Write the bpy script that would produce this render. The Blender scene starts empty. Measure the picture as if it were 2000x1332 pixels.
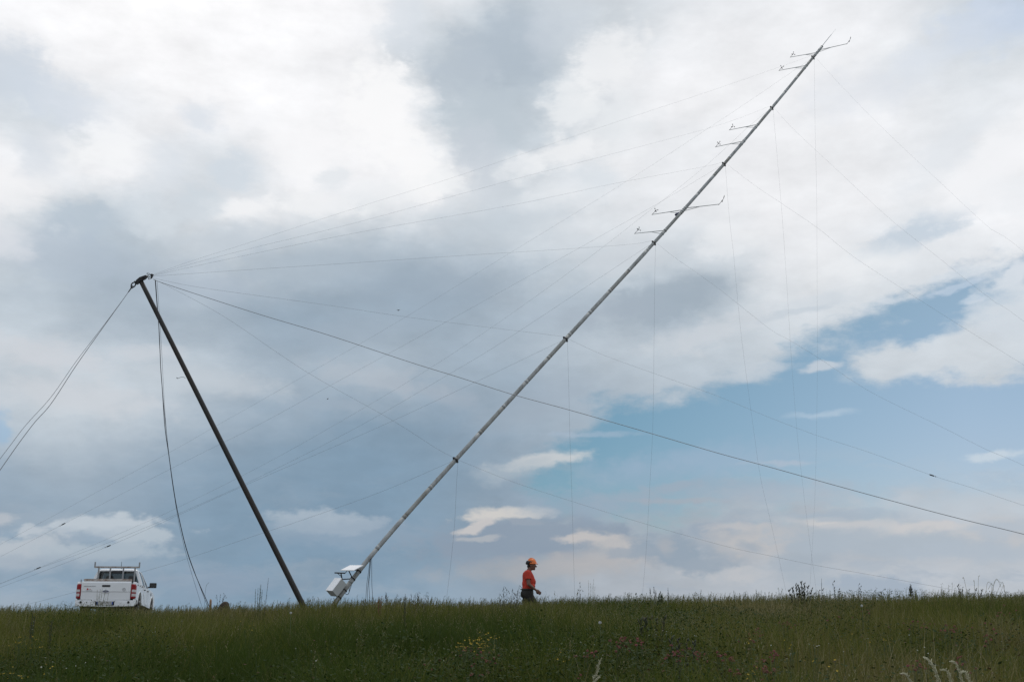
import bpy, bmesh, math, random
import numpy as np
from mathutils import Vector, Matrix

random.seed(7)
rng = np.random.default_rng(11)
scene = bpy.context.scene
COL = scene.collection

# ------------------------------------------------------------------ camera
F = 2150.0                      # focal length in pixels of the 2000 px wide frame
HORIZON = 1190.0                # eye level row in that frame
PITCH = math.atan((HORIZON - 666.0) / F)
EYE = Vector((0.0, 0.0, 1.5))
AX_F = Vector((0, math.cos(PITCH), math.sin(PITCH)))
AX_R = Vector((1, 0, 0))
AX_U = Vector((0, -math.sin(PITCH), math.cos(PITCH)))

cam_data = bpy.data.cameras.new("camera")
cam_data.sensor_width = 36.0
cam_data.lens = 36.0 * F / 2000.0
cam_data.clip_start = 0.05
cam_data.clip_end = 20000.0
cam = bpy.data.objects.new("camera", cam_data)
COL.objects.link(cam)
cam.location = EYE
cam.rotation_euler = (math.pi / 2 + PITCH, 0, 0)
scene.camera = cam

scene.view_settings.view_transform = 'Standard'
scene.view_settings.look = 'None'
scene.view_settings.exposure = 0.0
scene.view_settings.gamma = 1.0
scene.cycles.max_bounces = 6
scene.cycles.transparent_max_bounces = 12


def P(px, py, z):
    """point seen at photo pixel (px, py), z metres deep along the viewing axis"""
    return EYE + z * (AX_F + AX_R * ((px - 1000.0) / F) - AX_U * ((py - 666.0) / F))


def s2l(c):
    c = c / 255.0
    return c / 12.92 if c <= 0.04045 else ((c + 0.055) / 1.055) ** 2.4


def lin(r, g, b, a=1.0):
    return (s2l(r), s2l(g), s2l(b), a)


# ------------------------------------------------------------------ sun
SUN_EL = math.radians(56)
SUN_AZ = math.radians(25)       # clockwise from +Y (ahead of the camera, to the right)
sun_data = bpy.data.lights.new("sun", 'SUN')
sun_data.energy = 1.1
sun_data.angle = math.radians(18)
sun_data.color = (1.0, 0.95, 0.88)
sun = bpy.data.objects.new("sun", sun_data)
COL.objects.link(sun)
sdir = Vector((math.sin(SUN_AZ) * math.cos(SUN_EL), math.cos(SUN_AZ) * math.cos(SUN_EL), math.sin(SUN_EL)))
sun.rotation_euler = sdir.to_track_quat('Z', 'Y').to_euler()
sun.location = (30, 60, 90)

# ------------------------------------------------------------------ sky: clear Nishita sky under a procedural cloud deck
GX = list(range(0, 2001, 100))
SKY_L = {   # brightness of the cloud deck
    0: [246,249,251,252,252,251,249,245,232,226,206,212,217,221,233,238,238,236,230,214,200],
    50: [244,249,250,251,250,249,249,246,225,206,194,208,216,226,236,239,239,237,229,214,210],
    100: [226,246,249,250,249,249,247,244,216,197,191,200,224,238,240,240,239,236,224,218,222],
    150: [212,238,247,249,249,249,244,240,222,193,189,199,228,241,241,240,239,236,228,225,228],
    200: [213,222,234,246,248,247,248,248,240,199,197,210,238,243,241,240,239,238,232,228,232],
    250: [222,214,222,232,240,240,248,248,247,208,200,214,238,236,238,240,239,238,233,230,240],
    300: [241,226,240,236,222,232,247,247,248,222,208,212,236,233,237,240,239,237,233,236,246],
    350: [242,240,244,234,216,220,244,240,242,234,212,230,238,236,238,240,239,238,236,242,240],
    400: [236,214,200,214,226,244,238,238,240,214,212,228,226,236,240,241,238,240,232,240,240],
    450: [214,200,191,200,214,212,204,210,214,204,206,222,226,228,226,238,238,232,226,238,238],
    500: [206,195,187,193,204,197,191,189,185,189,200,212,212,210,210,232,234,232,230,230,226],
    550: [201,191,181,185,193,187,179,175,173,175,187,193,197,191,191,226,230,226,222,224,226],
    600: [193,191,183,179,181,173,167,169,167,171,179,183,185,175,183,212,222,218,214,214,218],
    650: [202,197,187,185,179,171,167,173,173,175,179,185,191,189,199,214,218,212,212,212,214],
    700: [210,206,200,199,191,177,171,181,179,173,179,191,199,201,201,204,210,212,212,214,212],
    750: [200,204,204,202,198,186,176,182,178,172,170,178,184,190,186,190,196,202,206,206,204],
    800: [198,204,206,198,186,176,168,160,160,164,170,176,180,184,188,190,192,196,200,202,200],
    850: [186,192,186,176,166,160,156,152,152,158,168,176,178,182,186,188,190,192,196,200,200],
    900: [172,178,174,164,158,154,152,150,152,156,164,170,174,178,182,184,186,190,194,198,200],
    950: [164,168,168,160,154,152,150,150,150,156,160,166,170,174,178,182,184,188,192,196,198],
    1000: [160,164,164,158,152,150,148,148,150,156,160,164,170,174,178,182,184,188,192,194,194],
    1050: [162,160,162,158,152,150,148,148,150,158,162,166,174,172,178,182,180,182,184,186,186],
    1100: [160,156,154,154,152,150,148,148,152,158,160,172,180,180,182,184,184,186,188,190,192],
    1180: [164,160,156,156,154,150,150,154,160,162,162,172,178,180,183,185,186,188,189,190,191],
}
ONE = [1.0] * 21
SKY_A = {   # how far the deck covers the clear sky
    0: ONE, 450: [1]*20 + [.9],
    500:  [1]*19 + [.75, .2],
    550:  [1]*17 + [.95, .6, .12, .5],
    600:  [1]*17 + [.55, .05, .05, .85],
    650:  [1]*15 + [.95, .45, .1, .15, .7, .9],
    700:  [1]*14 + [.8, .5, .05, .75, 1, 1, .85],
    750:  [1]*12 + [.95, .75, .45, .4, .2, .3, .35, .2, .1],
    800:  [1]*11 + [.85, .3, .05, 0, 0, 0, 0, 0, 0, 0],
    850:  [1]*10 + [.9, .5, .1, 0, 0, 0, 0, 0, 0, 0, 0],
    900:  [1]*10 + [.75, .25, 0, 0, 0, 0.05, .1, .1, .1, .15, .2],
    950:  [1]*9 + [.9, .5, .2, .2, .35, .4, .4, .35, .4, .45, .5, .5],
    1000: [1]*10 + [.8, .6, .45, .45, .5, .5, .55, .6, .6, .6, .6],
    1050: [1]*11 + [.85, .75, .7, .72, .72, .75, .75, .75, .75, .75],
    1100: ONE, 1180: ONE,
}


def table_at(tab, px, py):
    ys = sorted(tab)
    py = min(max(py, ys[0]), ys[-1])
    px = min(max(px, 0.0), 2000.0)
    i = max(k for k in range(len(ys)) if ys[k] <= py)
    j = min(i + 1, len(ys) - 1)
    t = 0.0 if i == j else (py - ys[i]) / (ys[j] - ys[i])
    a = np.interp(px, GX, tab[ys[i]])
    b = np.interp(px, GX, tab[ys[j]])
    return float(a * (1 - t) + b * t)


def tone(L, px, py):
    """cloud colour of a brightness, a little warmer towards the low right"""
    ks = [130, 150, 160, 180, 200, 220, 240, 250, 255]
    r = np.interp(L, ks, [110, 128, 142, 168, 192, 215, 239, 250, 255])
    g = np.interp(L, ks, [132, 153, 162, 182, 202, 221, 240, 250, 255])
    b = np.interp(L, ks, [154, 174, 180, 195, 211, 227, 243, 252, 255])
    w = np.clip((py - 880) / 200, 0, 1) * np.clip((px - 850) / 350, 0, 1)
    m = (r + g + b) / 3
    r = r * (1 - .6 * w) + (m - 3) * .6 * w
    g = g * (1 - .6 * w) + (m) * .6 * w
    b = b * (1 - .6 * w) + (m + 6) * .6 * w
    return (r, g, b)


def px_to_azel(px, py):
    d = (P(px, py, 1.0) - EYE).normalized()
    return math.atan2(d.x, d.y), math.asin(d.z)


def azel_to_px(az, el):
    d = Vector((math.sin(az) * math.cos(el), math.cos(az) * math.cos(el), math.sin(el)))
    z = d.dot(AX_F)
    return 1000 + F * d.dot(AX_R) / z, 666 - F * d.dot(AX_U) / z


world = bpy.data.worlds.new("World")
scene.world = world
world.use_nodes = True
world.cycles.sampling_method = 'MANUAL'
world.cycles.sample_map_resolution = 512
wt = world.node_tree
wt.nodes.clear()


class NT:
    def __init__(self, tree):
        self.t = tree

    def new(self, kind, **kw):
        n = self.t.nodes.new(kind)
        for k, v in kw.items():
            setattr(n, k, v)
        return n

    def link(self, a, b):
        self.t.links.new(a, b)

    def val(self, sock, v):
        if hasattr(v, 'is_output') or isinstance(v, bpy.types.NodeSocket):
            self.link(v, sock)
        else:
            sock.default_value = v

    def math(self, op, a, b=None, c=None, clamp=False):
        n = self.new('ShaderNodeMath', operation=op, use_clamp=clamp)
        self.val(n.inputs[0], a)
        if b is not None:
            self.val(n.inputs[1], b)
        if c is not None:
            self.val(n.inputs[2], c)
        return n.outputs[0]

    def vmath(self, op, a, b=None):
        n = self.new('ShaderNodeVectorMath', operation=op)
        self.val(n.inputs[0], a)
        if b is not None:
            self.val(n.inputs[1], b)
        return n.outputs['Value'] if op in ('DOT_PRODUCT', 'LENGTH') else n.outputs[0]

    def maprange(self, v, a, b, c=0.0, d=1.0, smooth=False):
        n = self.new('ShaderNodeMapRange')
        n.clamp = False             # smoothstep clamps by itself; linear ones feed clamped factors
        n.interpolation_type = 'SMOOTHSTEP' if smooth else 'LINEAR'
        self.val(n.inputs[0], v)
        for k, x in zip((1, 2, 3, 4), (a, b, c, d)):
            n.inputs[k].default_value = x
        return n.outputs[0]

    def mix(self, f, a, b):
        n = self.new('ShaderNodeMix', data_type='RGBA')
        self.val(n.inputs[0], f)
        self.val(n.inputs[6], a)
        self.val(n.inputs[7], b)
        return n.outputs[2]

    def mixf(self, f, a, b):
        n = self.new('ShaderNodeMix', data_type='FLOAT')
        self.val(n.inputs[0], f)
        self.val(n.inputs[2], a)
        self.val(n.inputs[3], b)
        return n.outputs[0]

    def noise(self, vec, scale, detail=5.0, rough=0.55, color=False, dist=0.0):
        n = self.new('ShaderNodeTexNoise')
        self.link(vec, n.inputs['Vector'])
        n.inputs['Scale'].default_value = scale
        n.inputs['Detail'].default_value = detail
        n.inputs['Roughness'].default_value = rough
        n.inputs['Distortion'].default_value = dist
        return n.outputs['Color' if color else 'Fac']


w = NT(wt)
geo = w.new('ShaderNodeTexCoord')
sep = w.new('ShaderNodeSeparateXYZ')
w.link(geo.outputs['Generated'], sep.inputs[0])
az = w.math('ARCTAN2', sep.outputs[0], sep.outputs[1])
el = w.math('ARCSINE', sep.outputs[2])
# azimuth and elevation in thousandths of the focal length, so one unit is about a thousand photo pixels
KU = F / 1000.0
U0 = w.math('MULTIPLY', az, KU)
V0 = w.math('MULTIPLY', el, KU)
comb = w.new('ShaderNodeCombineXYZ')
w.link(U0, comb.inputs[0]); w.link(V0, comb.inputs[1])
UV = comb.outputs[0]
stretch = w.new('ShaderNodeMapping')
w.link(UV, stretch.inputs[0])
stretch.inputs['Scale'].default_value = (1.0, 2.0, 1.0)
UVs = stretch.outputs[0]
# billowing: shift the look-up by fractal noise
wn = w.noise(UVs, 6.5, 7.0, 0.60, color=True)
wv = w.vmath('SUBTRACT', wn, (0.5, 0.5, 0.5))
wv = w.vmath('MULTIPLY', wv, (0.15, 0.11, 0.0))
UVw = w.vmath('ADD', UV, wv)
wsep = w.new('ShaderNodeSeparateXYZ')
w.link(UVw, wsep.inputs[0])
Uw, Vw = wsep.outputs[0], wsep.outputs[1]

NAZ = 29
AZ_LO, AZ_HI = math.radians(-27), math.radians(27)
azs = [AZ_LO + (AZ_HI - AZ_LO) * k / (NAZ - 1) for k in range(NAZ)]
ELS = [math.radians(v) for v in (31, 29.6, 28.2, 26.8, 25.4, 24, 22.6, 21.2, 19.8, 18.4, 17.1, 15.8, 14.5, 13.2, 11.9, 10.6, 9.3, 8, 6.4, 4.8, 3.2, 1.6, 0.0)]
ufac = w.maprange(Uw, AZ_LO * KU, AZ_HI * KU)


def ramp(cols, alphas):
    n = w.new('ShaderNodeValToRGB')
    r = n.color_ramp
    r.interpolation = 'CARDINAL'
    while len(r.elements) < len(cols):
        r.elements.new(0.5)
    for k, c in enumerate(cols):
        r.elements[k].position = k / (len(cols) - 1)
    for k, (c, a) in enumerate(zip(cols, alphas)):
        r.elements[k].color = (c[0], c[1], c[2], a)
    w.link(ufac, n.inputs[0])
    return n


deck = cover = None
for e0, e in zip([None] + ELS[:-1], ELS):
    cols, als = [], []
    for a in azs:
        x, y = azel_to_px(a, e)
        L = table_at(SKY_L, x, y)
        c = tone(L, x, y)
        cols.append(lin(*c)[:3])
        als.append(table_at(SKY_A, x, y))
    n = ramp(cols, als)
    if deck is None:
        deck, cover = n.outputs[0], n.outputs[1]
    else:
        f = w.maprange(Vw, e0 * KU, e * KU)
        deck = w.mix(f, deck, n.outputs[0])
        cover = w.mixf(f, cover, n.outputs[1])

# fine structure of the deck
fn = w.noise(UVs, 7.0, 7.0, 0.60)
fn2 = w.noise(UVw, 2.2, 4.0, 0.5)
fsum = w.math('ADD', w.math('MULTIPLY', w.math('SUBTRACT', fn, 0.5), 0.38), w.math('MULTIPLY', w.math('SUBTRACT', fn2, 0.5), 0.16))
gain = w.math('ADD', fsum, 1.0)
def mulc(a, b):
    """colour times colour, without type conversions"""
    n = w.new('ShaderNodeMix', data_type='RGBA', blend_type='MULTIPLY')
    n.inputs[0].default_value = 1.0
    w.val(n.inputs[6], a); w.val(n.inputs[7], b)
    return n.outputs[2]


gc = w.new('ShaderNodeCombineColor')
for k in range(3):
    w.link(gain, gc.inputs[k])
deck = mulc(deck, gc.outputs[0])
en = w.noise(UVs, 8.0, 9.0, 0.64)
cov_n = w.math('ADD', cover, w.math('MULTIPLY', w.math('SUBTRACT', en, 0.5), 0.95))
cover = w.maprange(cov_n, 0.22, 0.66, smooth=True)

# separate small clouds: (x, y, half-width, half-height, tilt deg, colour, opacity, sharp)
PUFFS = [
    (225, 1028, 95, 20, 0, (188, 198, 207), 0.95, 0.45),
    (230, 1048, 90, 14, 0, (158, 173, 188), 0.6, 0.8),
    (285, 1042, 50, 16, 5, (178, 190, 200), 0.85, 0.5),
    (20, 1078, 100, 24, 8, (184, 192, 200), 0.9, 0.5),
    (60, 1098, 130, 16, 4, (160, 174, 188), 0.6, 0.9),
    (185, 1078, 120, 18, 0, (172, 185, 196), 0.8, 0.5),
    (200, 1100, 150, 14, 0, (154, 169, 184), 0.5, 0.9),
    (58, 1038, 34, 12, 0, (190, 198, 206), 0.8, 0.5),
    (2, 1015, 22, 10, 0, (192, 196, 202), 0.6, 0.6),
    (640, 1018, 115, 20, -4, (168, 182, 195), 0.9, 0.45),
    (700, 1040, 170, 26, 0, (146, 164, 182), 0.6, 0.7),
    (560, 1025, 40, 14, 0, (152, 170, 186), 0.5, 0.7),
    (430, 1140, 110, 24, 0, (146, 160, 178), 0.5, 1.0),
    (1062, 899, 84, 13, 8, (204, 207, 209), 0.85, 0.7),
    (1000, 918, 70, 18, 10, (172, 184, 194), 0.6, 0.9),
    (1150, 848, 90, 4, 0, (168, 185, 203), 0.5, 0.9),
    (1608, 807, 50, 6, 3, (184, 202, 218), 0.6, 0.9),
    (1945, 889, 48, 9, 4, (205, 216, 225), 0.7, 0.7),
    (1020, 1055, 190, 44, 4, (140, 155, 172), 0.95, 0.58),
    (1110, 1040, 110, 26, 0, (144, 158, 174), 0.73, 0.58),
    (985, 1003, 84, 13, 3, (213, 209, 204), 0.85, 0.6),
    (930, 1028, 36, 11, 15, (198, 196, 196), 0.92, 0.43),
    (1030, 1020, 40, 9, 0, (150, 162, 176), 0.95, 0.43),
    (940, 1050, 46, 5, 4, (178, 182, 187), 0.73, 0.58),
    (1145, 1048, 56, 8, 2, (203, 198, 195), 0.75, 0.7),
    (1205, 1062, 76, 18, -10, (190, 188, 188), 0.79, 0.58),
    (1090, 1105, 190, 22, 4, (178, 174, 173), 0.5, 1.0),
    (1190, 1090, 120, 18, 0, (182, 181, 183), 0.5, 1.0),
    (1230, 925, 120, 30, 4, (152, 174, 195), .5, 1.0),
    (1400, 900, 150, 26, 2, (160, 180, 202), .45, 1.0),
    (1150, 985, 150, 24, 0, (150, 170, 189), .6, .9),
    (1325, 1078, 90, 32, -8, (148, 163, 178), 0.95, 0.5),
    (1400, 1094, 70, 14, 6, (156, 168, 181), 0.73, 0.58),
    (1225, 1080, 50, 14, 0, (154, 166, 179), 0.73, 0.58),
    (1300, 1066, 16, 12, 40, (186, 184, 184), 0.4, 0.9),
    (1385, 1040, 44, 16, -10, (154, 168, 183), 0.85, 0.5),
    (1440, 1030, 52, 8, 0, (194, 193, 194), 0.6, 0.8),
    (1490, 1058, 100, 24, 0, (192, 190, 190), 0.8, 0.8),
    (1465, 1066, 30, 12, -10, (160, 171, 183), 0.73, 0.58),
    (1570, 1085, 60, 32, 30, (164, 176, 188), 0.73, 0.58),
    (1590, 1140, 60, 30, 0, (168, 179, 190), 0.61, 0.65),
    (1660, 1025, 130, 10, -6, (200, 200, 202), 0.65, 0.8),
    (1610, 1015, 40, 8, 0, (206, 204, 203), 0.73, 0.5),
    (1810, 1030, 76, 11, 4, (203, 202, 203), 0.79, 0.58),
    (1720, 1062, 210, 24, -3, (170, 182, 194), 0.79, 0.58),
    (1640, 1006, 110, 12, 0, (164, 179, 194), 0.67, 0.58),
    (1910, 1075, 140, 20, 0, (176, 187, 199), 0.67, 0.65),
    (1960, 1030, 60, 14, 0, (178, 189, 201), 0.73, 0.58),
    (1880, 985, 110, 16, 0, (188, 198, 208), 0.5, 1.0),
    (1710, 1150, 88, 24, -4, (163, 176, 191), 0.95, 0.43),
    (1640, 1158, 50, 12, 0, (165, 177, 190), 0.67, 0.5),
    (1690, 1100, 40, 12, 0, (172, 183, 195), 0.61, 0.58),
    (1440, 955, 120, 22, 0, (158, 173, 189), 0.55, 0.9),
    (1310, 952, 56, 9, 6, (158, 172, 187), 0.65, 0.8),
    (1240, 968, 76, 13, 0, (158, 172, 187), 0.55, 0.8),
    (1330, 978, 90, 6, 0, (170, 172, 181), 0.5, 0.9),
    (1530, 905, 54, 5, 0, (182, 191, 204), 0.5, 0.9),
    (1560, 960, 120, 18, 0, (170, 183, 197), 0.5, 1.0),
    (1790, 458, 95, 26, 14, (196, 208, 220), 0.85, 0.6),
    (1825, 440, 50, 20, -10, (199, 211, 223), 0.6, 0.7),
    # upper left: grey hollows and white heads
    (25, 140, 60, 55, -20, (205, 214, 225), .75, .7),
    (100, 190, 80, 40, -30, (208, 217, 228), .7, .8),
    (170, 228, 70, 30, -15, (220, 226, 235), .6, .8),
    (390, 228, 44, 26, 0, (218, 225, 234), .7, .8),
    (455, 342, 60, 38, 30, (209, 218, 227), .8, .6),
    (330, 330, 50, 50, 0, (216, 223, 231), .6, .9),
    (215, 282, 55, 48, 0, (247, 248, 250), .8, .7),
    (120, 300, 40, 34, 0, (245, 246, 248), .6, .8),
    (165, 428, 80, 34, 5, (184, 197, 209), .8, .6),
    (120, 500, 130, 50, -6, (178, 191, 205), .6, .8),
    (290, 430, 60, 24, 0, (214, 222, 229), .6, .8),
    (470, 408, 70, 22, 10, (243, 244, 246), .85, .6),
    (600, 300, 90, 60, 0, (248, 248, 250), .7, .9),
    (620, 400, 80, 22, 0, (243, 244, 246), .7, .7),
    (30, 370, 60, 50, 0, (243, 243, 245), .7, .8),
    (10, 470, 50, 30, -20, (228, 230, 235), .6, .8),
    # the grey wedge at the top and the white banks on both sides of it
    (1000, 95, 105, 70, 0, (178, 190, 202), .75, .7),
    (910, 150, 85, 62, -25, (184, 195, 206), .75, .6),
    (945, 235, 95, 70, 0, (190, 201, 210), .75, .6),
    (930, 300, 55, 50, -40, (199, 207, 216), .7, .6),
    (960, 365, 40, 50, 0, (205, 212, 220), .6, .8),
    (1085, 60, 70, 50, 20, (203, 211, 220), .6, .8),
    (790, 60, 50, 60, -20, (216, 223, 231), .65, .7),
    (745, 215, 80, 95, 0, (250, 250, 251), .85, .6),
    (820, 330, 60, 55, -50, (249, 249, 250), .85, .55),
    (872, 352, 36, 24, -30, (242, 244, 246), .7, .6),
    (740, 385, 80, 30, 10, (236, 239, 242), .6, .8),
    (1185, 120, 80, 60, 20, (243, 244, 246), .75, .7),
    (1120, 200, 60, 55, 30, (241, 243, 245), .7, .7),
    (1210, 240, 70, 46, 40, (226, 231, 235), .6, .9),
    (1100, 300, 80, 26, 10, (243, 244, 246), .75, .7),
    (1160, 350, 40, 34, 0, (214, 222, 229), .6, .8),
    (1020, 325, 50, 26, 10, (236, 239, 242), .65, .7),
    (1075, 385, 80, 20, 8, (232, 236, 240), .6, .8),
    (1000, 430, 130, 30, 5, (196, 206, 215), .5, .9),
    # middle of the deck
    (480, 470, 110, 30, 8, (196, 206, 216), .5, .9),
    (620, 520, 160, 34, 4, (172, 186, 199), .5, .9),
    (860, 560, 150, 40, 6, (156, 171, 186), .5, .9),
    (380, 560, 110, 40, 0, (168, 181, 196), .5, .9),
    (700, 640, 170, 26, 8, (158, 173, 188), .5, .9),
    (1300, 585, 120, 44, 12, (158, 172, 185), .7, .7),
    (1180, 610, 120, 24, 8, (166, 178, 191), .5, .8),
    (1240, 500, 90, 26, 12, (206, 212, 219), .5, .9),
    (1420, 470, 70, 30, 20, (238, 240, 243), .6, .8),
    (1385, 650, 110, 26, 14, (208, 213, 219), .6, .8),
    (280, 690, 60, 14, 4, (205, 210, 217), .6, .8),
    (90, 690, 110, 26, -8, (208, 211, 217), .6, .8),
    (140, 775, 150, 30, -4, (208, 212, 218), .6, .8),
    (420, 745, 120, 22, -6, (196, 204, 212), .55, .8),
    (730, 740, 120, 24, -8, (181, 190, 200), .55, .8),
    (640, 790, 90, 12, -4, (160, 175, 190), .5, .8),
    (860, 770, 90, 20, -10, (166, 177, 190), .5, .8),
    (1050, 790, 110, 40, 20, (160, 173, 187), .5, .9),
    # right
    (1960, 32, 100, 44, 0, (196, 211, 233), .7, 1.0),
    (1850, 90, 110, 34, 20, (214, 222, 233), .6, 1.0),
    (1700, 175, 120, 40, 5, (223, 228, 236), .5, 1.0),
    (1935, 320, 120, 42, 38, (243, 244, 247), .8, .6),
    (1850, 300, 80, 30, 35, (224, 229, 235), .6, .8),
    (1990, 380, 70, 40, 0, (236, 239, 243), .6, .8),
    (1590, 590, 70, 14, 6, (206, 214, 222), .6, .7),
    (1550, 610, 60, 8, 10, (190, 201, 212), .5, .6),
    (1680, 520, 90, 26, 10, (236, 239, 242), .6, .8),
    (1480, 725, 70, 12, 6, (196, 205, 214), .6, .7),
    (1600, 715, 40, 9, 4, (206, 212, 219), .7, .6),
    (650, 350, 34, 24, 30, (224, 229, 234), .7, .8),
    (75, 300, 34, 40, 0, (212, 219, 228), .6, .9),
    (395, 400, 44, 40, 40, (206, 215, 223), .7, .8),
    (2, 835, 22, 26, 0, (150, 184, 214), .6, .6),
    (1880, 530, 60, 10, 8, (214, 222, 230), .6, .5),
    (1865, 562, 60, 6, 14, (196, 210, 226), .6, .6),
    (1905, 584, 26, 8, 12, (198, 212, 226), .7, .5),
    (1985, 535, 40, 18, 30, (216, 223, 231), .9, .5),
    (1735, 590, 30, 7, 8, (208, 217, 226), .6, .5),
    (1970, 610, 60, 60, 20, (208, 217, 226), .6, .5),
]
pn = w.noise(UVs, 15.0, 9.0, 0.66)
vor = w.new('ShaderNodeTexVoronoi', feature='SMOOTH_F1')
vor.inputs['Scale'].default_value = 34.0
vor.inputs['Smoothness'].default_value = 0.35
w.link(UVw, vor.inputs['Vector'])
bil = w.math('MULTIPLY', w.math('SUBTRACT', 0.42, vor.outputs['Distance']), 0.55)
pnoise = w.math('ADD', bil, w.math('MULTIPLY', w.math('SUBTRACT', pn, 0.5), 1.7))
UVp = w.vmath('ADD', UV, w.vmath('MULTIPLY', w.vmath('SUBTRACT', w.noise(UVs, 13.0, 4.0, 0.55, color=True), (.5, .5, .5)), (0.05, 0.03, 0)))

# colours above are display radiances; the world background runs at SKY_STRENGTH, so the clouds are scaled to it
SKY_STRENGTH = 0.08
nish = w.new('ShaderNodeTexSky', sky_type='NISHITA')
nish.sun_disc = False
nish.sun_elevation = SUN_EL
nish.sun_rotation = SUN_AZ
nish.altitude = 300
nish.air_density = 1.0
nish.dust_density = 1.0
nish.ozone_density = 1.0
# tint added to the clear sky colour: it dims the red, a little more to the left
clear_tint = w.mix(w.maprange(U0, 0.1, 0.85), (.48, .69, .735, 1), (.93, .95, .975, 1))
clear_tint = mulc(clear_tint, w.mix(w.maprange(V0, 0.16, 0.55), (.94, .935, 1.03, 1), (.98, 1.05, .96, 1)))
clear = mulc(mulc(nish.outputs[0], (SKY_STRENGTH, SKY_STRENGTH, SKY_STRENGTH, 1)), clear_tint)
layers = w.mix(cover, clear, deck)
# ragged low banks towards the horizon
bm_ = w.new('ShaderNodeMapping')
w.link(UVw, bm_.inputs[0]); bm_.inputs['Scale'].default_value = (2.6, 11.0, 1)
bn_ = w.noise(bm_.outputs[0], 1.0, 8.0, 0.62)
bw = w.math('MULTIPLY', w.maprange(V0, 0.34, 0.08, smooth=True), w.maprange(U0, -0.12, 0.12, 0.22, 0.75, smooth=True))
up_ = w.math('MULTIPLY', w.maprange(bn_, 0.50, 0.66, smooth=True), bw)
layers = w.mix(w.math('MULTIPLY', up_, 0.75), layers, lin(196, 196, 198))
dn_ = w.math('MULTIPLY', w.maprange(bn_, 0.48, 0.34, smooth=True), bw)
layers = w.mix(w.math('MULTIPLY', dn_, 0.6), layers, lin(152, 168, 185))

for (x, y, a, b, tilt, c, op, soft) in PUFFS:
    if op <= 0:
        continue
    paz, pel = px_to_azel(x, y)
    ca, sa = math.cos(math.radians(tilt)), math.sin(math.radians(tilt))
    q = w.vmath('SUBTRACT', UVp, (paz * KU, pel * KU, 0))
    q1 = w.vmath('DOT_PRODUCT', q, (ca * 1000.0 / a, sa * 1000.0 / a, 0))
    q2 = w.vmath('DOT_PRODUCT', q, (-sa * 1000.0 / b, ca * 1000.0 / b, 0))
    q = w.math('SQRT', w.math('MULTIPLY_ADD', q1, q1, w.math('MULTIPLY', q2, q2)))
    d = w.math('SUBTRACT', w.math('ADD', pnoise, 1.0), q)
    mask = w.maprange(d, -soft * .75, soft * .75, 0.0, op, smooth=True)
    layers = w.mix(mask, layers, lin(*c))

# away from the part of the sky described above, an even broken overcast
out_u = w.maprange(w.math('ABSOLUTE', az), math.radians(27), math.radians(60), smooth=True)
out_v = w.maprange(el, math.radians(31), math.radians(48), smooth=True)
outer = w.math('MAXIMUM', out_u, out_v)
on = w.noise(geo.outputs['Generated'], 3.0, 5.0, 0.55)
ocol = w.mix(w.maprange(on, 0.35, 0.65), lin(176, 190, 206), lin(228, 232, 238))
layers = w.mix(outer, layers, ocol)
bsc = w.new('ShaderNodeVectorMath', operation='SCALE')
w.link(layers, bsc.inputs[0]); bsc.inputs['Scale'].default_value = 1.0 / SKY_STRENGTH
sky_bg = w.new('ShaderNodeBackground')
w.link(bsc.outputs[0], sky_bg.inputs['Color'])
sky_bg.inputs['Strength'].default_value = SKY_STRENGTH
wo = w.new('ShaderNodeOutputWorld')
w.link(sky_bg.outputs[0], wo.inputs['Surface'])

# ------------------------------------------------------------------ helpers
def mat(name, color, rough=0.6, metal=0.0, noise=None, coat=0.0, spec=0.5, bump=None):
    """Principled material; noise = (scale, amount, second colour, stretch) mixes a second colour in"""
    m = bpy.data.materials.new(name)
    m.use_nodes = True
    t = NT(m.node_tree)
    b = m.node_tree.nodes['Principled BSDF']
    b.inputs['Base Color'].default_value = (*color, 1)
    b.inputs['Roughness'].default_value = rough
    b.inputs['Metallic'].default_value = metal
    b.inputs['Coat Weight'].default_value = coat
    b.inputs['Specular IOR Level'].default_value = spec
    if noise or bump:
        tc = t.new('ShaderNodeTexCoord')
    if noise:
        sc, amt, c2, st = noise
        mp = t.new('ShaderNodeMapping')
        t.link(tc.outputs['Object'], mp.inputs[0])
        mp.inputs['Scale'].default_value = st
        nz = t.noise(mp.outputs[0], sc, 6.0, 0.62)
        f = t.maprange(nz, 0.40, 0.66, 0.0, amt, smooth=True)
        t.link(t.mix(f, (*color, 1), (*c2, 1)), b.inputs['Base Color'])
        r = t.maprange(nz, 0.3, 0.7, max(rough - .12, .02), min(rough + .15, 1))
        t.link(r, b.inputs['Roughness'])
    if bump:
        nz = t.noise(tc.outputs['Object'], bump[0], 5.0, 0.6)
        bn = t.new('ShaderNodeBump')
        bn.inputs['Strength'].default_value = bump[1]
        bn.inputs['Distance'].default_value = bump[2]
        t.link(nz, bn.inputs['Height'])
        t.link(bn.outputs[0], b.inputs['Normal'])
    return m


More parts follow.
